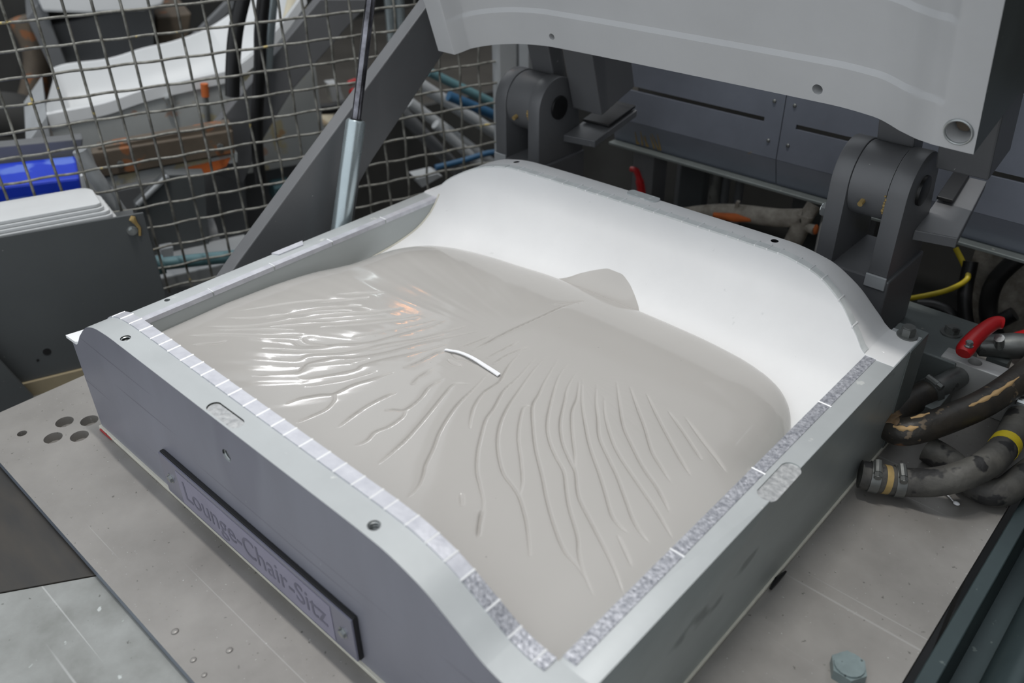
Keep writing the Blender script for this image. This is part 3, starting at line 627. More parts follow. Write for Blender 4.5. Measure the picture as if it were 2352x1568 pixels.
MB().cyl(pb-(pb-pa)*.05, pc, .0062, 20).build('rod', 'chrome', st, smooth=True)
mb = MB(); mb.tube([pb-(pb-pa).normalized()*.001, pb+(pb-pa).normalized()*.0015], .0072, 20); mb.build('wiper', 'black', st)
MB().box(-.050, -.010, pa.y-.02, pa.y+.02, .0005, pa.z+.002).build('mount', 'dark', st, bevel=.002)
kids(st)

# ------------------------------------------------------------------ right side: blocks, hoses, valve, rail
blk = MB().box(.664, .762, .676, .700, .0005, .054).build('manifold_block', 'alu', None, bevel=.0012)
cut(blk, [cutter_cyl((.697,.688,.03), (.697,.688,.07), .0075)]); tag(origin(blk, (.713,.688,.0005)), 'brushed aluminium manifold block with a drilled hole behind the hoses', 'block')
cb = MB().box(.667, .692, .600, .655, .0005, .034).build('clamp_block', 'lidside', None, bevel=.001); tag(origin(cb, (.68,.63,.0005)), 'small grey clamp block against the back right corner of the mould', 'block')
def clamp(mb, c, ax, r):
    a = Vector(ax).normalized(); c = Vector(c)
    mb.tube([c-a*.0045, c+a*.0045], r, 24)
    up = Vector((0,-.3,1)); up = (up-a*up.dot(a)).normalized(); sd = a.cross(up)
    q = c+up*r
    mb.tube([q-sd*.008, q+sd*.006], .0042, 10); hexhead(mb, q+sd*.006, sd, .0038, .006)
h1 = empty('supply_hose', (.70,.60,.0005), 'thick black hose smeared with tan foam, bent back onto the aluminium block', 'hose')
p1 = smooth_path([(0.7555,0.7604,0.062), (0.7464,0.6862,0.06), (0.7319,0.6202,0.056), (0.7131,0.5774,0.05), (0.6918,0.5451,0.042), (0.6755,0.5357,0.036), (0.6614,0.5474,0.033), (0.6602,0.5739,0.032), (0.6663,0.6063,0.032), (0.6755,0.6333,0.034)], 8)
MB().tube(p1, .0148, 20).build('hose_body', 'hose', h1, smooth=True)
mb = MB(); clamp(mb, p1[-3], p1[-1]-p1[-5], .0164); mb.build('hose_clamp', 'steeld', h1, smooth=True, angle=35)
mb = MB(); e = p1[-1]; dr = (p1[-1]-p1[-4]).normalized(); mb.tube([e-dr*.004, e+dr*.012, e+dr*.016+Vector((.003,.012,0)), (e.x+.012, .677, e.z+.002)], [.0125,.013,.0125,.0125], 18); mb.build('elbow', 'steeld', h1, smooth=True, angle=50)
def smear(path, i0, i1, r, off, wid):  # ribbon of dried foam on a hose
    P = [path[i] for i in range(i0, i1)]; V = []
    mb = MB(); rowsA = []
    for i, p in enumerate(P):
        a = (P[min(i+1, len(P)-1)]-P[max(i-1, 0)]).normalized(); up = Vector((.1,-.35,1)); up = (up-a*up.dot(a)).normalized(); sd = a.cross(up)
        d = (up*math.cos(off)+sd*math.sin(off)); e2 = sd*math.cos(off)-up*math.sin(off); tp = math.sin(math.pi*(i+.35)/(len(P)-.3))**.5*(.72+.28*math.sin(i*2.3+wid*900))
        rowsA.append([p+d*(r-.001)-e2*wid*tp, p+d*(r+.0016*tp)-e2*wid*.6*tp, p+d*(r+.0024*tp), p+d*(r+.0016*tp)+e2*wid*.6*tp, p+d*(r-.001)+e2*wid*tp])
    mb.grid(rowsA); return mb
smear(p1, 11, 23, .0148, -.15, .0036).build('foam_smear', 'tan', h1, smooth=True, angle=80)
smear(p1, 29, 35, .0148, .5, .0030).build('foam_smear', 'tan', h1, smooth=True, angle=80)
smear(p1, 33, 41, .0148, -.35, .0042).build('foam_smear', 'tan', h1, smooth=True, angle=80)
smear(p1, 38, 52, .0148, .15, .0128).build('foam_smear', 'tan2', h1, smooth=True, angle=80)
kids(h1)
h2 = empty('return_hose', (.72,.50,.0005), 'dusty grey hose with two worm clamps entering the right side of the mould', 'hose')
p2 = smooth_path([(0.6697,0.464,0.022), (0.6864,0.4719,0.021), (0.7075,0.4846,0.02), (0.7316,0.4924,0.03), (0.7504,0.5062,0.041), (0.7617,0.5383,0.042), (0.7648,0.5892,0.036), (0.7608,0.6559,0.03), (0.7623,0.74,0.028)], 8)
MB().tube(p2, .0142, 20).build('hose_body', 'hose2', h2, smooth=True)
for i in (6, 14):
    mb = MB(); clamp(mb, p2[i], p2[i+1]-p2[i-1], .0158); mb.build('hose_clamp', 'steeld', h2, smooth=True, angle=35)
for i in (10,):
    mb = MB(); mb.tube([p2[i-1], p2[i+1]], .0146, 20); mb.build('collar', 'ochre', h2, smooth=True, angle=40)
mb = MB(); mb.tube([p2[46], p2[48]], .0147, 22); mb.build('yellow_band', 'yellow', h2, smooth=True, angle=40)
mb = MB(); clamp(mb, p2[56], p2[57]-p2[55], .0158); mb.build('hose_clamp', 'steel', h2, smooth=True, angle=35)
kids(h2)
p3 = smooth_path([(0.7034,0.5552,0.016), (0.7273,0.5506,0.015), (0.7592,0.5307,0.0155), (0.7813,0.5373,0.016), (0.7912,0.5725,0.018), (0.8028,0.6283,0.02)], 8)
tag(origin(MB().tube(p3, .0140, 18).build('drain_hose', 'hose2', None, smooth=True), (p3[0].x, p3[0].y, .0005)), 'short grimy grey hose lying on the plate behind the clamped hose', 'hose')
tg_ = MB(); q0, q1 = Vector((0.7372,0.5178,0.002)), Vector((0.7521,0.5094,0.001)); tg_.tube([q0, (q0+q1)/2+Vector((0,0,.001)), q1], [.0008,.0006,.0006], 6); tg_.ball(q1+Vector((0,0,.0015)), .0024, (1.4,1,.8), 6)
tag(tg_.build('foam_drip', 'paper', None, smooth=True), 'tiny white foam drip lying on the plate below the clamped hose', 'drip')
vl = empty('ball_valve', (.70,.73,.0005), 'brass ball valve with a red lever behind the aluminium block', 'valve')
va, vb = Vector((.690,.735,.050)), Vector((.745,.765,.058))
MB().tube([va-Vector((.006,-.01,.0)), va, (va+vb)/2, vb, vb+Vector((.02,.011,.002))], [.010,.013,.0155,.013,.011], 18).build('body', 'steeld', vl, smooth=True, angle=50)
MB().cyl((.708,.738,.0505), (.706,.725,.072), .0055, 12).build('stem', 'steel', vl, smooth=True)
lv = [Vector((0.6874,0.6624,0.074)), Vector((0.6877,0.6758,0.08)), Vector((0.6907,0.6989,0.085)), Vector((0.6965,0.7244,0.088)), Vector((0.7034,0.7304,0.088))]
pv = smooth_path(lv, 5); MB().tube(pv, [.0105*min(1, .75+i*.1)-.00018*i for i in range(len(pv))], 12).build('lever', 'red', vl, smooth=True, angle=60)
hexhead(MB(), lv[0]+Vector((.002,.003,.0095)), (0,0,1), .004, .005, .005).build('nut', 'steel', vl, smooth=True, angle=30)
MB().box(.700, .722, .728, .752, .0005, .042).build('support', 'lidside', vl)
kids(vl)
hb = hexhead(MB(), (.755,.256,0), (0,0,1), .0145, .012, 0).build('table_bolt', 'boltm', None, smooth=True, angle=30); hexb = hb
tag(origin(hb, (.755,.256,0)), 'large hex bolt head standing on the right front of the table plate', 'bolt')
rl = empty('side_rail', (.83,.35,FZ), 'dark green-grey rail and rod along the right edge of the table', 'rail')
MB().prism([(.798,-.08,.004),(.812,-.08,.004),(.816,-.08,-.05),(.797,-.08,-.05)], (0,.98,0)).build('rail_strip', 'rail', rl, bevel=.001)
MB().cyl((.858,-.08,-.004), (.858,.95,-.004), .022, 28).build('rod', 'rail', rl, smooth=True)
MB().box(.795, .98, -.08, .95, -.12, -.05).build('channel', 'rail', rl)
MB().box(.925, .98, -.08, .95, -.05, -.01).build('outer_flange', 'greyp', rl)
for y in (0, .75): MB().box(.85, .90, y, y+.05, FZ, -.12).build('leg', 'dark', rl)
kids(rl)

# ------------------------------------------------------------------ guard sheet behind the machine
gd = empty('guard_beam', (.4,.88,FZ), 'long grey folded sheet guard with slots behind the hinges', 'guard')
GX0, GX1 = .055, .95; seam_x = .345
for a, b in ((GX0, seam_x-.0006), (seam_x+.0006, .80), (.8012, GX1)):
    o = MB().box(a, b, .860, .864, .152, .300).build('face_panel', 'guard', gd)
    cs = [MB().box(x0, x1, .85, .88, .2005, .2075).build('cutter', 'socket') for x0, x1 in ((-.05,.318),(.366,.55),(.60,.99))]
    cut(o, cs)
    MB().prism([(a,.860,.1515),(a,.8735,.1108),(a,.8775,.1108),(a,.864,.1515)], (b-a,0,0)).build('skirt', 'guard', gd)
MB().box(GX0, GX1, .856, .878, .106, .1105).build('lip', 'lidside', gd, bevel=.001)
for x in (seam_x-.016, seam_x+.014):
    for z in (.176, .232): MB().ball((x, .8595, z), .0028, (1,.5,1), 6).build('rivet', 'steeld', gd, smooth=True)
MB().box(GX0, GX1, .93, .95, .10, .32).build('backing', 'wall', gd)
for x in (.09, .92): MB().box(x, x+.04, .88, .92, FZ, .12).build('post', 'dark', gd)
mb = MB(); random.seed(12)
for k in range(9):
    x = .100+.006*k+random.uniform(-.003,.003); hgt = random.uniform(.006,.030); sl = random.uniform(-.010,.004)
    mb.tube([(x, .8724, .1135), (x+sl*.5, .8724-hgt*.17, .1135+hgt*.5), (x+sl, .8724-hgt*.33, .1135+hgt)], [.0016,.0010,.0004], 6)
mb.build('glue_splatter', 'ochre', gd, smooth=True)
kids(gd)
# pipes and clutter under the guard
def pipe(name, pts, r, mk, label, cat, n=10, grp=None):
    P = smooth_path(pts, 6); o = MB().tube(P, r, n).build(name, mk, None, smooth=True)
    tag(o, label, cat, grp); return o
rk = empty('pipe_rack', (.3,.98,FZ), 'dark steel rack carrying pipes under the guard sheet', 'rack')
MB().box(-.02, .95, .99, 1.03, -.20, -.16).build('shelf', 'dark', rk)
for x in (.08,.40,.72,.92): MB().box(x, x+.045, 1.035, 1.06, FZ, .10).build('post', 'dark', rk)
MB().box(-.30, .98, 1.064, 1.07, -.25, .10).build('back_panel', 'wall', rk)
MB().box(.13, .175, .965, .985, -.2, .10).build('column', 'darkp', rk); MB().box(.33,.41,.975,.988,-.2,.10).build('cabinet', 'darkp', rk, bevel=.002)
for x in (.22, .245): MB().cyl((x, .96, -.2), (x, .96, .10), .007, 12).build('upright_pipe', 'greyp', rk, smooth=True)
MB().cyl((.205,.955,-.2), (.205,.955,.10), .011, 14).build('upright_pipe', 'steeld', rk, smooth=True)
MB().cyl((.395,.95,-.16), (.395,.95,.105), .004, 10).build('upright_rod', 'ltgrey', rk, smooth=True)
kids(rk)
lp = empty('lagged_pipe', (.36,.88,-.05), 'pale lagged pipe tee with orange stains under the guard sheet', 'pipe')
pth = smooth_path([(0.1699,0.9,0.0026), (0.237,0.9,0.0266), (0.2971,0.9,0.0394), (0.347,0.9,0.0488), (0.3869,0.9,0.061)], 6); MB().tube(pth, [.008+.006*min(1, i/10) for i in range(len(pth))], 14).build('pipe_run', 'fluff', lp, smooth=True)
MB().tube(smooth_path([(0.3856,0.9,0.0676), (0.3787,0.9,0.03), (0.366,0.9,-0.0185), (0.3648,0.9,-0.0969)], 5), .014, 14).build('drop_pipe', 'fluff', lp, smooth=True)
MB().tube([(0.392,0.91,0.0799), (0.3869,0.9,0.061)], .011, 12).build('riser', 'fluff', lp, smooth=True)
MB().tube([(0.2443,0.888,0.0269), (0.2832,0.886,0.0342), (0.3079,0.888,0.0374)], [.004,.007,.003], 10).build('orange_stain', 'orange', lp, smooth=True)
MB().tube([(0.3914,0.895,0.0501), (0.4078,0.892,0.0507)], [.006,.0075], 12).build('branch', 'fluff', lp, smooth=True)
MB().ball((0.4097,0.89,0.0528), .006, (.7,.7,1.3), 8).build('branch_cap', 'orange', lp, smooth=True)
MB().tube([(0.2765,0.895,0.0438), (0.28,0.893,0.0586)], [.004,.003], 8).build('vent', 'fluff', lp, smooth=True)
kids(lp)
rv = empty('shutoff_valve', (.16,.86,-.1), 'small red lever valve under the guard sheet left of the lagged pipe', 'valve')
mb = MB(); mb.tube(smooth_path([(0.0859,0.88,0.0644), (0.0973,0.88,0.0643), (0.1056,0.88,0.049), (0.1107,0.88,0.0311), (0.1115,0.88,0.022)], 4), [.0045]*4+[.0055]*4+[.0075]*4+[.008]*4+[.008], 8); mb.build('lever', 'red', rv, smooth=True)
MB().cyl((0.1096,0.88,0.023), (0.1139,0.88,-0.0479), .0065, 12).build('stem', 'cream', rv, smooth=True)
kids(rv)
pipe('yellow_cable', [(0.4105,0.93,0.0577), (0.409,0.93,0.0141), (0.4134,0.93,-0.0442)], .0035, 'yellow', 'yellow cable hanging left of the right hinge fork', 'cable')
pipe('yellow_cable', [(0.5777,0.98,0.0442), (0.5974,0.97,0.0273), (0.6104,0.95,0.0195), (0.5943,0.94,0.0003), (0.5661,0.93,-0.0167), (0.5334,0.93,-0.0366)], .0038, 'yellow', 'yellow cable looping right of the right hinge fork', 'cable')
pipe('black_hose', [(0.6038,0.97,0.0364), (0.6152,0.95,-0.0136), (0.6398,0.94,-0.0492), (0.6794,0.95,-0.0093)], .010, 'black', 'black hose hanging behind the red ball valve', 'hose')
pipe('black_hose', [(0.5613,0.94,-0.0375), (0.5846,0.94,-0.0319), (0.6107,0.94,-0.0396), (0.6211,0.94,-0.0793)], .009, 'black', 'black hose curling beside the right hinge foot', 'hose')
pipe('black_hose', [(0.6726,0.97,0.0861), (0.6437,0.96,0.0275), (0.6475,0.96,-0.0267), (0.6789,0.95,-0.0663)], .012, 'black', 'thick black hose at the right edge under the guard', 'hose')
rg = MB(); random.seed(4); rws = []
for i in range(9):
    rws.append([Vector((.60+.115*j/8, 1.0+.012*math.sin(i*1.7+j), -.17+.25*i/8)) for j in range(9)])
rgs = [[p+Vector((0,.02,0)) for p in r] for r in rws]; rg.grid(rws); rg.grid(rgs, 0, True)
rg = rg.build('cloth_rag', 'fluff', None, smooth=True, angle=80); tag(rg, 'crumpled pale cloth hanging behind the right hinge', 'cloth')
bf = empty('filter_body', (.86,.86,-.16), 'off-white lumpy filter housing behind the red lever', 'filter')
MB().ball((.745,.86,.02), .032, (1.1,.8,.8), 10).build('bowl_part', 'fluff', bf, smooth=True); MB().cyl((.745,.86,-.155), (.745,.86,.02), .012, 12).build('stem', 'steeld', bf, smooth=True)
MB().tube([(.715,.80,.03), (.735,.83,.035)], .015, 16).build('cap', 'red', bf, smooth=True, angle=40)
kids(bf)

# ------------------------------------------------------------------ fence and dark box on the left
FA = math.radians(69); FU = Vector((math.cos(FA), math.sin(FA), 0)); FN = Vector((-math.sin(FA), math.cos(FA), 0)); FP = Vector((-.28,.221,0))
def fp(u, n, z): return FP+FU*u+FN*n+Vector((0,0,z))
fc = empty('wire_fence', fp(.2,.10,FZ), 'galvanised crimped wire mesh fence behind the left of the mould', 'fence')
PT = .0350
def wire(a, b, ph, side):
    L = (b-a).length; k = int(L/(PT/4)); d = (b-a)/k; pts = []
    for i in range(k+1): pts.append(a+d*i+FN*(.0024*math.cos(math.pi*i/4.0*1.0+ph*math.pi)*(1 if side else -1)))
    MB().tube(pts, .0020, 6).build('wire', 'wire', fc, smooth=True, angle=80)
U0, U1 = -.42, .600
nu = int((U1-U0)/PT); z0 = .2105-PT*10; nz = 20
for i in range(nu+1):
    u = U0+i*PT+.008; zz = -.08 if u > .0 else .02
    wire(fp(u, .10, zz), fp(u, .10, z0+nz*PT+.01), i % 2, True)
for j in range(nz+1):
    z = z0+j*PT; ua = U0 if z > .06 else (.0 if z < .1 else U0)
    wire(fp(ua-.004, .10, z), fp(U1, .10, z), j % 2, False)
MB().prism([fp(U1,.085,FZ), fp(U1+.03,.085,FZ), fp(U1+.03,.115,FZ), fp(U1,.115,FZ)], (0,0,1.5)).build('post', 'ltgrey', fc, bevel=.001)
MB().prism([fp(U0-.03,.085,FZ), fp(U0,.085,FZ), fp(U0,.115,FZ), fp(U0-.03,.115,FZ)], (0,0,1.5)).build('post', 'ltgrey', fc, bevel=.001)
kids(fc)
bx = empty('rack_box', fp(-.1,0,FZ), 'dark grey steel box holding white sheets at the left of the table', 'box')
MB().prism([fp(-.46,0,-.118), fp(0,0,-.118), fp(0,0,.103), fp(-.46,0,.110)], FN*.004).build('front_panel', 'darkp', bx, bevel=.0006)
MB().prism([fp(-.46,.0045,-.118), fp(-.012,.0045,-.118), fp(-.012,.0045,.076), fp(-.46,.0045,.076)], FN*.083).build('inner_shelf', 'darkp', bx)
MB().prism([fp(-.13,-.004,FZ), fp(-.06,-.004,FZ), fp(-.06,-.004,-.1425), fp(-.13,-.004,-.1425)], FN*.05).build('stand', 'beige', bx)
hexhead(MB(), fp(-.020,-.0003,.080), -FN, .0052, .004, .0072).build('screw', 'steel', bx, smooth=True, angle=30)
mb = MB(); mb.tube([fp(-.012,-.0005,.071), fp(-.010,-.001,.082), fp(-.013,-.001,.09), fp(-.016,-.0005,.097), fp(-.014,-.0003,.101)], [.002,.0022,.0026,.0048,.003], 8); mb.build('glue_spot', 'ochre', bx, smooth=True)
for u, z, r in ((-.175,-.078,.0055), (-.108,-.074,.006), (-.19,-.088,.002)): MB().tube([fp(u,-.0006,z), fp(u,.001,z)], r, 14).build('hole_mark', 'black', bx)
kids(bx)
db_ = MB().prism([fp(-.30,-.012,-.5), (-0.3364,0.0182,-0.1349), (-0.3443,-0.0023,-0.0643), (-0.3555,-0.0315,0.0355), fp(-.5,-.012,-.5)], FN*.006).build('steel_screen', 'darkp', None, bevel=.0006)
tag(db_, 'dark grey sloped panel edge at the far left beside the table', 'panel')
bb = MB().prism([fp(-.40,-.005,-.142), fp(.02,-.005,-.142), fp(.02,.06,-.142), fp(-.40,.06,-.142)], (0,0,.0235)).build('beige_board', 'beige', None); tag(bb, 'beige board below the dark box, beside the table edge', 'board')
# stack of white sheets leaning in the box: one object per sheet
for k in range(8):
    z0_ = .0765+.0058*k; ue = -.030-.0022*k-(.004 if k > 5 else 0); n0, n1 = .0055+.0012*k, .086; rc = .022
    P_ = [fp(-.44, n0, z0_), fp(ue-.006, n0, z0_), fp(ue, n0+.004, z0_), fp(ue-.006, n1-rc, z0_)]
    P_ += [fp(ue-.006-rc+rc*math.cos(math.radians(a_)), n1-rc+rc*math.sin(math.radians(a_)), z0_) for a_ in range(15, 91, 15)]+[fp(-.44, n1, z0_)]
    o = MB().prism(P_, (0,0,.0054)).build('white_sheet', 'whitep', None, bevel=.0012)
    tag(o, ['lowest white sheet of the stack in the dark box', 'second lowest white sheet of the stack in the dark box', 'third lowest white sheet of the stack in the dark box', 'fourth lowest white sheet of the stack in the dark box', 'fourth from the top of the white sheets in the dark box', 'third from the top of the white sheets in the dark box', 'second from the top of the white sheets in the dark box', 'topmost white sheet of the stack in the dark box'][k], 'sheet', 'white sheets in the dark box')

# ------------------------------------------------------------------ things behind the fence
def slab(name, pts, depth, mk, parent=None, bevel=.0015, label=None, cat=None, group=None):
    o = MB().prism(pts, FN*depth).build(name, mk, parent, bevel=bevel)
    if label: tag(o, label, cat, group)
    return o
# second mould with the white basin
m2 = empty('second_mould', fp(.1,.7,FZ), 'stained grey second mould with a long white basin behind the wire fence', 'mould')
NE = [(-0.7369,0.2865,0.1299), (-0.726,0.3148,0.1314), (-0.7026,0.3757,0.1354), (-0.6778,0.4404,0.1486), (-0.6444,0.5274,0.1576), (-0.6214,0.5873,0.1648), (-0.6024,0.6368,0.1914), (-0.5822,0.6893,0.2366), (-0.5649,0.7344,0.2853)]
FE = [(-1.01,0.4111,0.1312), (-0.9991,0.4406,0.1374), (-0.971,0.5138,0.1377), (-0.9456,0.58,0.1499), (-0.9232,0.6382,0.1565), (-0.8963,0.7082,0.1744), (-0.873,0.7691,0.2063), (-0.856,0.8132,0.2385), (-0.8366,0.8638,0.2856)]
NE = smooth_path(NE, 5); FE = smooth_path(FE, 5); R = []
for i, (a, b) in enumerate(zip(NE, FE)):
    a = Vector(a); b = Vector(b); t_ = i/(len(NE)-1); dp = .085*min(1, i/3.0, (len(NE)-1-i)/3.0)+.004
    z_ = Vector((0,0,1)); R.append([a-z_*.02-FN*.005, a-FN*.004, a+FN*.012, a+FN*.03-z_*dp*.6, a+FN*.07-z_*dp, b-FN*.06-z_*dp, b-FN*.02-z_*dp*.5, b-FN*.005, b+FN*.01, b+FN*.012-z_*.03])
mb = MB(); mb.grid(R, 0, True); mb.build('basin', 'whitep', m2, smooth=True, angle=70)
mb = MB(); low = [Vector((p.x, p.y, -.04)) for p in NE]; mb.prism([p-Vector((0,0,.016)) for p in NE]+low[::-1], FN*.012); mb.build('front_face', 'stained', m2)
MB().prism([(-0.7278,0.2822,0.1283), (-0.744,0.2399,0.0837), (-0.7299,0.2768,0.0808)], FN*.28).build('end_gusset', 'ltgrey', m2)
mb = MB(); mb.tube([(-0.6551,0.4717,0.1332), (-0.6532,0.4767,0.1163)], .008, 10); mb.build('peg', 'steel', m2, smooth=True)
MB().tube([(-0.6222,0.5294,0.1502), (-0.6231,0.5271,0.1265)], .007, 10).build('lever_grip', 'orange', m2, smooth=True); MB().tube([(-0.6231,0.5271,0.1265), (-0.6251,0.5219,0.0757)], .005, 8).build('lever_rod', 'steeld', m2, smooth=True)
MB().prism([fp(-.15,.50,FZ), fp(.35,.50,FZ), fp(.35,.75,FZ), fp(-.15,.75,FZ)], (0,0,.80)).build('stand', 'dark', m2)
kids(m2)
rb = empty('rusty_beam', (-0.6309,0.423,0.0473), 'brown rusty steel bar with bolts and orange drips below the second mould', 'beam')
MB().prism([(-0.5868,0.2868,0.0956), (-0.5037,0.5032,0.0957), (-0.5051,0.4996,0.0547), (-0.5855,0.2901,0.0519)], FN*.03).build('bar', 'rust', rb, bevel=.002)
for q in ((-0.5709,0.3227,0.0708), (-0.5117,0.4768,0.0725)): hexhead(MB(), q, -FN, .006, .005).build('bolt', 'steel', rb)
MB().prism([(-0.5908,0.2902,0.0488), (-0.5082,0.5054,0.0523), (-0.5093,0.5027,0.0364), (-0.59,0.2924,0.031)], FN*.03).build('lower_strip', 'stained', rb)
MB().prism([(-0.5405,0.4185,0.0428), (-0.5119,0.4932,0.0468), (-0.5156,0.4834,0.0323), (-0.5299,0.4461,0.0233), (-0.5404,0.4189,0.0273)], FN*.02).build('rust_patch', 'orange', rb)
MB().prism([(-0.5919,0.3014,0.0993), (-0.5131,0.5068,0.1053), (-0.5126,0.508,0.0924), (-0.5911,0.3035,0.0898)], FN*.03).build('upper_strip', 'rust', rb)
kids(rb)
slab('steel_column', [(-0.6854,0.3369,-0.0166), (-0.5985,0.5632,-0.0113), (-0.6191,0.5097,-0.5375), (-0.7194,0.2483,-0.442)], .05, 'greyp', None, .002, 'dark grey machine column below the rusty beam behind the fence', 'column')
slab('diagonal_beam', [(-0.581,0.4415,0.0254), (-0.5565,0.5052,0.0969), (-0.4796,0.7056,0.2868), (-0.4438,0.7988,0.2768), (-0.4632,0.7482,0.2357), (-0.5052,0.6388,0.1366), (-0.517,0.6082,0.0979), (-0.5352,0.5607,0.0357), (-0.5476,0.5283,-0.0223)], .03, 'dark', None, .002, 'broad dark grey diagonal beam of the second machine behind the fence', 'beam')
slab('bracket_plate', [(-0.5156,0.3049,0.014), (-0.4931,0.3634,0.0586), (-0.4722,0.418,0.0489), (-0.4788,0.4006,-0.0792), (-0.5135,0.3102,-0.0819)], .03, 'darkp', None, .001, 'dark bracket plate with a pale edge behind the box corner', 'bracket')
pipe('bracket_edge', [(-0.5092,0.3076,0.0189), (-0.4887,0.361,0.059)], .0045, 'ltgrey', 'pale metal bar along the sloping bracket edge behind the fence', 'bar')
slab('grey_cabinet', [(-1.194,0.4903,0.1749), (-1.112,0.7051,0.198), (-1.121,0.6816,0.0889), (-1.151,0.6035,0.0752), (-1.19,0.4999,0.0706)], .2, 'greyp', None, .004, 'mid grey cabinet door behind the white basin', 'cabinet')
slab('small_cabinet', [(-1.158,0.7247,0.1583), (-1.13,0.798,0.1596), (-1.139,0.7735,0.0829), (-1.164,0.7082,0.0814)], .2, 'rust', None, .004, 'small brown machine housing beside the grey cabinet', 'cabinet')
slab('third_mould_body', [(-1.158,0.4443,0.2057), (-1.143,0.4856,0.2443), (-1.143,0.485,0.1833), (-1.14,0.492,0.0862), (-1.152,0.4607,0.0908)], .2, 'greyp', None, .003, 'sloping grey side of a third mould at the upper left', 'mould')
wt = slab('white_tub', [(-1.13,0.4632,0.2745), (-1.034,0.7126,0.2499), (-1.042,0.6906,0.2057), (-1.058,0.6508,0.1974), (-1.098,0.5458,0.204), (-1.127,0.4703,0.2161)], .35, 'whitep', None, .006, 'white tub rim at the very top left behind the fence', 'tub')
slab('support_bar', [(-0.9548,0.6954,0.1508), (-0.92,0.786,0.2216), (-0.9102,0.8116,0.2188), (-0.9452,0.7205,0.1476)], .02, 'greyp', None, .002, 'slim grey diagonal bar above the white basin', 'bar')
slab('dark_machine', [(-1.417,0.4693,0.2316), (-1.385,0.5505,0.2234), (-1.409,0.4884,-0.1401), (-1.456,0.3675,-0.1176)], .2, 'wall', None, .004, 'dark machine shape at the far upper left edge', 'machine')
pipe('brown_pipe', [(-1.304,0.4844,0.1787), (-1.3,0.4925,0.1016), (-1.31,0.4677,0.0258), (-1.323,0.4352,-0.0305)], .03, 'rust', 'brown pipe in the shade at the far upper left', 'pipe')
pipe('round_duct', [(-1.222,0.335,0.0141), (-1.202,0.387,-0.0005), (-1.191,0.414,-0.037)], .05, 'wall', 'dark round duct left of the white basin', 'duct')
for k, (pts, r, mk, lb) in enumerate((
    ([(-0.4739,0.5531,0.3166), (-0.4819,0.5321,0.2641), (-0.4874,0.5178,0.2091), (-0.4911,0.5082,0.1588)], .0125, 'black', 'left of two black hoses hanging over the white basin'),
    ([(-0.4796,0.5939,0.3096), (-0.4851,0.5797,0.2551), (-0.4889,0.5697,0.198), (-0.5154,0.5565,0.0789), (-0.5193,0.5464,-0.0203)], .011, 'black', 'right of two black hoses beside the silver tube'),
    ([(-0.4922,0.6169,0.3046), (-0.4977,0.6026,0.2491), (-0.5033,0.5881,0.1841)], .012, 'strut', 'silver tube hanging beside the black hoses'),
    ([(-0.6149,0.7438,0.2701), (-0.6216,0.7263,0.2246), (-0.6279,0.7098,0.1778)], .012, 'cream', 'pale corrugated hose behind the silver tube'),)):
    pipe('hanging_hose' if mk != 'strut' else 'silver_tube', pts, r, mk, lb, 'hose' if mk != 'strut' else 'tube')
slab('grey_rail', [(-0.6698,0.1542,0.1219), (-0.6173,0.291,0.1128), (-0.6211,0.281,0.078), (-0.6746,0.1419,0.08)], .03, 'greyp', None, .002, 'grey rail above the blue crate behind the fence', 'rail')
bc = slab('blue_crate', [(-0.5638,0.0957,0.0985), (-0.5119,0.2308,0.09), (-0.5137,0.226,0.0375), (-0.5694,0.0809,0.0488)], .11, 'blue', None, .004, 'bright blue crate behind the white sheets', 'crate')
pipe('white_tube', [(-0.4132,0.209,0.1654), (-0.4112,0.2142,0.1378), (-0.407,0.2249,0.1013), (-0.4015,0.2393,0.0518)], .0105, 'ltgrey', 'pale grey tube slanting down beside the blue crate', 'tube')
slab('crate_end', [(-0.5065,0.231,0.0943), (-0.5042,0.2369,0.0946), (-0.505,0.2349,0.0671), (-0.5077,0.2277,0.0672)], .02, 'whitep', None, .001, 'white end strip of the blue crate', 'strip')
tk = empty('paint_tank', (-0.7927,0.8386,-0.0592), 'stained cream tank with a dark belt behind the diagonal arms', 'tank')
MB().ball((-0.8132,0.8411,-0.0593), .075, (1.35,1.2,.7), 12).build('body', 'cream', tk, smooth=True)
MB().tube([(-0.7423,0.7467,0.0133), (-0.708,0.7802,0.0218), (-0.7012,0.8538,0.007), (-0.6999,0.9131,0.0046)], .012, 10).build('belt', 'black', tk, smooth=True)
MB().cyl((-0.7899,0.8461,-0.0047), (-0.7876,0.8521,0.0388), .030, 16).build('neck', 'cream', tk, smooth=True)
MB().prism([(-0.7342,0.8794,0.0476), (-0.726,0.9008,0.0473), (-0.7228,0.9092,0.0068), (-0.7329,0.8828,0.0071)], FN*.04).build('gauge', 'ltgrey', tk, bevel=.002)
MB().ball((-0.6648,0.8929,0.0417), .010, (1,1,1), 8).build('knob', 'red', tk, smooth=True); MB().tube([(-0.6681,0.8842,0.062), (-0.6627,0.8983,0.0655), (-0.6606,0.9038,0.0571)], .006, 8).build('handle', 'red', tk, smooth=True)
kids(tk)
slab('tank_frame', [(-0.6898,0.6603,-0.0256), (-0.601,0.8915,-0.015), (-0.603,0.8863,-0.0683), (-0.6898,0.6603,-0.0783)], .05, 'greyp', None, .003, 'grey frame rail under the cream tank', 'frame')
slab('green_motor', [(-0.6069,0.6252,-0.0804), (-0.5934,0.6603,-0.0803), (-0.5991,0.6453,-0.1135), (-0.6082,0.6217,-0.114)], .05, 'teal', None, .003, 'small teal motor housing beside the lid arm', 'motor')
tp = empty('teal_pipe', (-0.3951,0.3396,-0.0568), 'teal pipe with a flange low behind the fence', 'pipe')
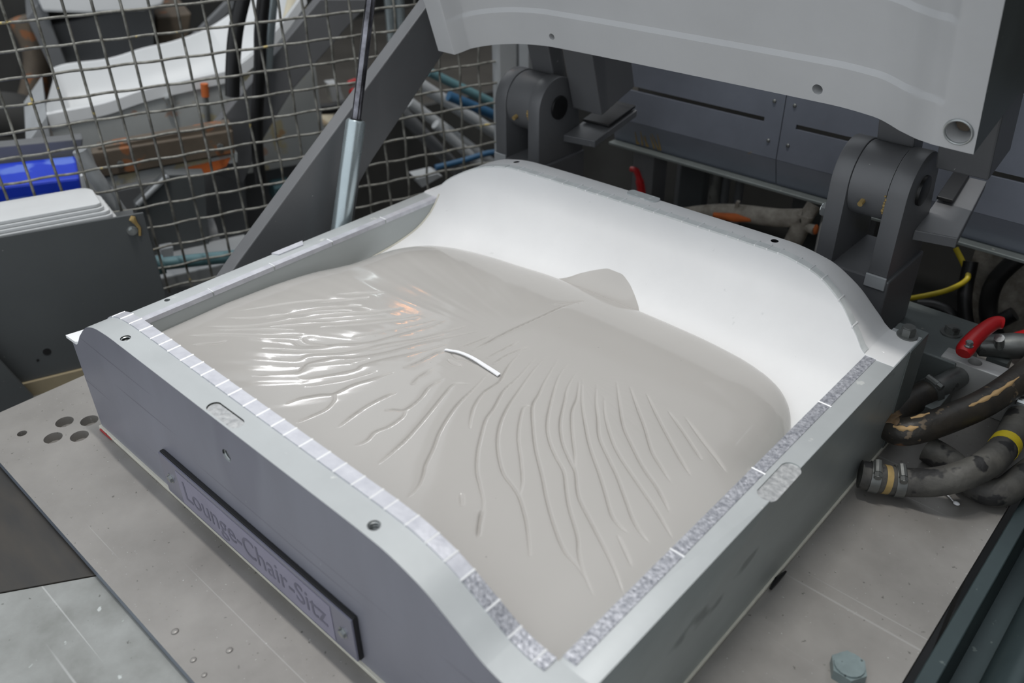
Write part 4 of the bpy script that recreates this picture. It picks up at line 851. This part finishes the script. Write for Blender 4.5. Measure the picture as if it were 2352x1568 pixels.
MB().tube([(-0.3981,0.2762,-0.0415), (-0.3745,0.3375,-0.0489), (-0.3419,0.4225,-0.0603)], .0105, 16).build('run', 'teal', tp, smooth=True); MB().tube([(-0.4005,0.2697,-0.0422), (-0.3967,0.2797,-0.0425)], .0155, 16).build('flange', 'teal', tp, smooth=True, angle=40); kids(tp)
slab('floor_pedestal', [(-0.4308,0.2746,-0.0801), (-0.3713,0.4296,-0.0781), (-0.374,0.4226,-0.121), (-0.4314,0.2729,-0.103)], .10, 'ltgrey', None, .003, 'light grey machine base below the teal pipe', 'base')
slab('pale_upright', [(-0.4617,0.3058,-0.0475), (-0.4541,0.3255,-0.0476), (-0.4578,0.3159,-0.1072), (-0.4651,0.2969,-0.102)], .02, 'ltgrey', None, .002, 'short light grey upright above the pale base', 'post')
pipe('grey_motor', [(-0.5373,0.3877,-0.0937), (-0.5178,0.4386,-0.093)], .040, 'greyp', 'round grey motor body low behind the fence', 'motor', 16)
# slanting tubes behind the right part of the fence
random.seed(9)
tubes = [((960,190),(1175,330),'ltgrey',.012,'pale'), ((940,235),(1130,375),'ltgrey',.011,'pale'), ((985,165),(1170,255),'teal',.009,'teal'), ((1030,220),(1160,275),'bluehose',.010,'blue'), ((920,255),(1060,400),'greyp',.014,'grey'), ((1000,285),(1110,385),'ltgrey',.010,'pale')]
places = ['second highest where the fence meets the left hinge', 'in the middle of the slanting tubes', 'highest of the slanting tubes', 'below the teal tube', 'lowest and leftmost of the slanting tubes', 'short one, lowest near the mould corner']
for (a, b, mk, r, cn), pc_ in zip(tubes, places):
    off = .35+.05*random.random()
    A_ = {(960,190):(-0.434,0.8801,0.1089),(940,235):(-0.4255,0.8465,0.0796),(985,165):(-0.4572,0.9313,0.1151),(1030,220):(-0.3719,0.9025,0.09),(920,255):(-0.465,0.8552,0.0517),(1000,285):(-0.3751,0.8663,0.0417)}[a]
    B_ = {(1175,330):(-0.3607,1.071,-0.0519),(1130,375):(-0.3625,1.01,-0.0791),(1170,255):(-0.3925,1.1,0.0063),(1160,275):(-0.3279,1.017,0.0223),(1060,400):(-0.4197,0.9733,-0.1075),(1110,385):(-0.3391,0.9601,-0.0677)}[b]
    pipe('slanting_tube', [A_, B_], r, mk, cn+' slanting tube behind the fence, '+pc_, 'tube', 10, 'slanting tubes behind the fence')
pipe('blue_hose', [(-0.3213,0.811,-0.0182), (-0.3015,0.8626,-0.0151), (-0.2812,0.9155,-0.0093), (-0.271,0.9422,-0.0126)], .006, 'bluehose', 'thin blue hose low behind the fence near the mould corner', 'hose')
slab('junction_box', [(-0.312,0.7515,-0.0196), (-0.2961,0.793,-0.0177), (-0.2921,0.8034,-0.026), (-0.3078,0.7624,-0.0413)], .04, 'ltgrey', None, .002, 'small pale junction box behind the mould back left corner', 'box')
slab('dark_back_panel', [(-1.063,0.8308,-0.1528), (-0.7893,1.545,-0.119), (-0.7915,1.54,-0.6129), (-1.09,0.7628,-0.5515)], .02, 'wall', None, 0, 'dark panel behind the slanting tubes', 'panel')  # plain dark slab standing behind the tubes
for k, (q0, q1) in enumerate((((892,-20),(902,110)), ((912,-20),(922,90)))):
    A_, B_ = (((-0.7918,1.12,0.2005), (-0.7926,1.118,0.0638)), ((-0.783,1.143,0.1982), (-0.7832,1.142,0.0811)))[k]
    pipe('aluminium_post', [A_, B_], .012, 'strut', ['left of the two slim aluminium posts beside the lid', 'right of the two slim aluminium posts beside the lid'][k], 'post')
pz = empty('profile_post', (-0.2164,0.93,0.1706), 'grooved aluminium profile post behind the left hinge', 'post')
MB().box(-0.2393, -0.2159, .93, .945, FZ, .42).build('flange', 'ltgrey', pz, bevel=.001); MB().box(-0.2159, -0.2088, .934, .945, FZ, .42).build('groove', 'greyp', pz); MB().box(-0.2088, -0.1854, .93, .945, FZ, .42).build('flange', 'ltgrey', pz, bevel=.001)
kids(pz)

# drops on the table plate
for k, p in enumerate(((0.3147,-0.0864,0), (0.3659,-0.0655,0), (0.3519,-0.0906,0), (0.3715,-0.0922,0))):
    o = MB().ball((0,0,0), .0030-.0003*k, (1,1.15,.35), 8).build('fluid_drop', 'plate', None, smooth=True, angle=80); o.location = (p[0], p[1], .0004)
    tag(o, ['largest grey drop on the table plate, nearest the lower shelf', 'grey drop on the table plate, nearest the nameplate', 'grey drop on the table plate between the largest and the smallest', 'smallest grey drop on the table plate, lowest in the photo'][k], 'drop', 'drops on the table plate')
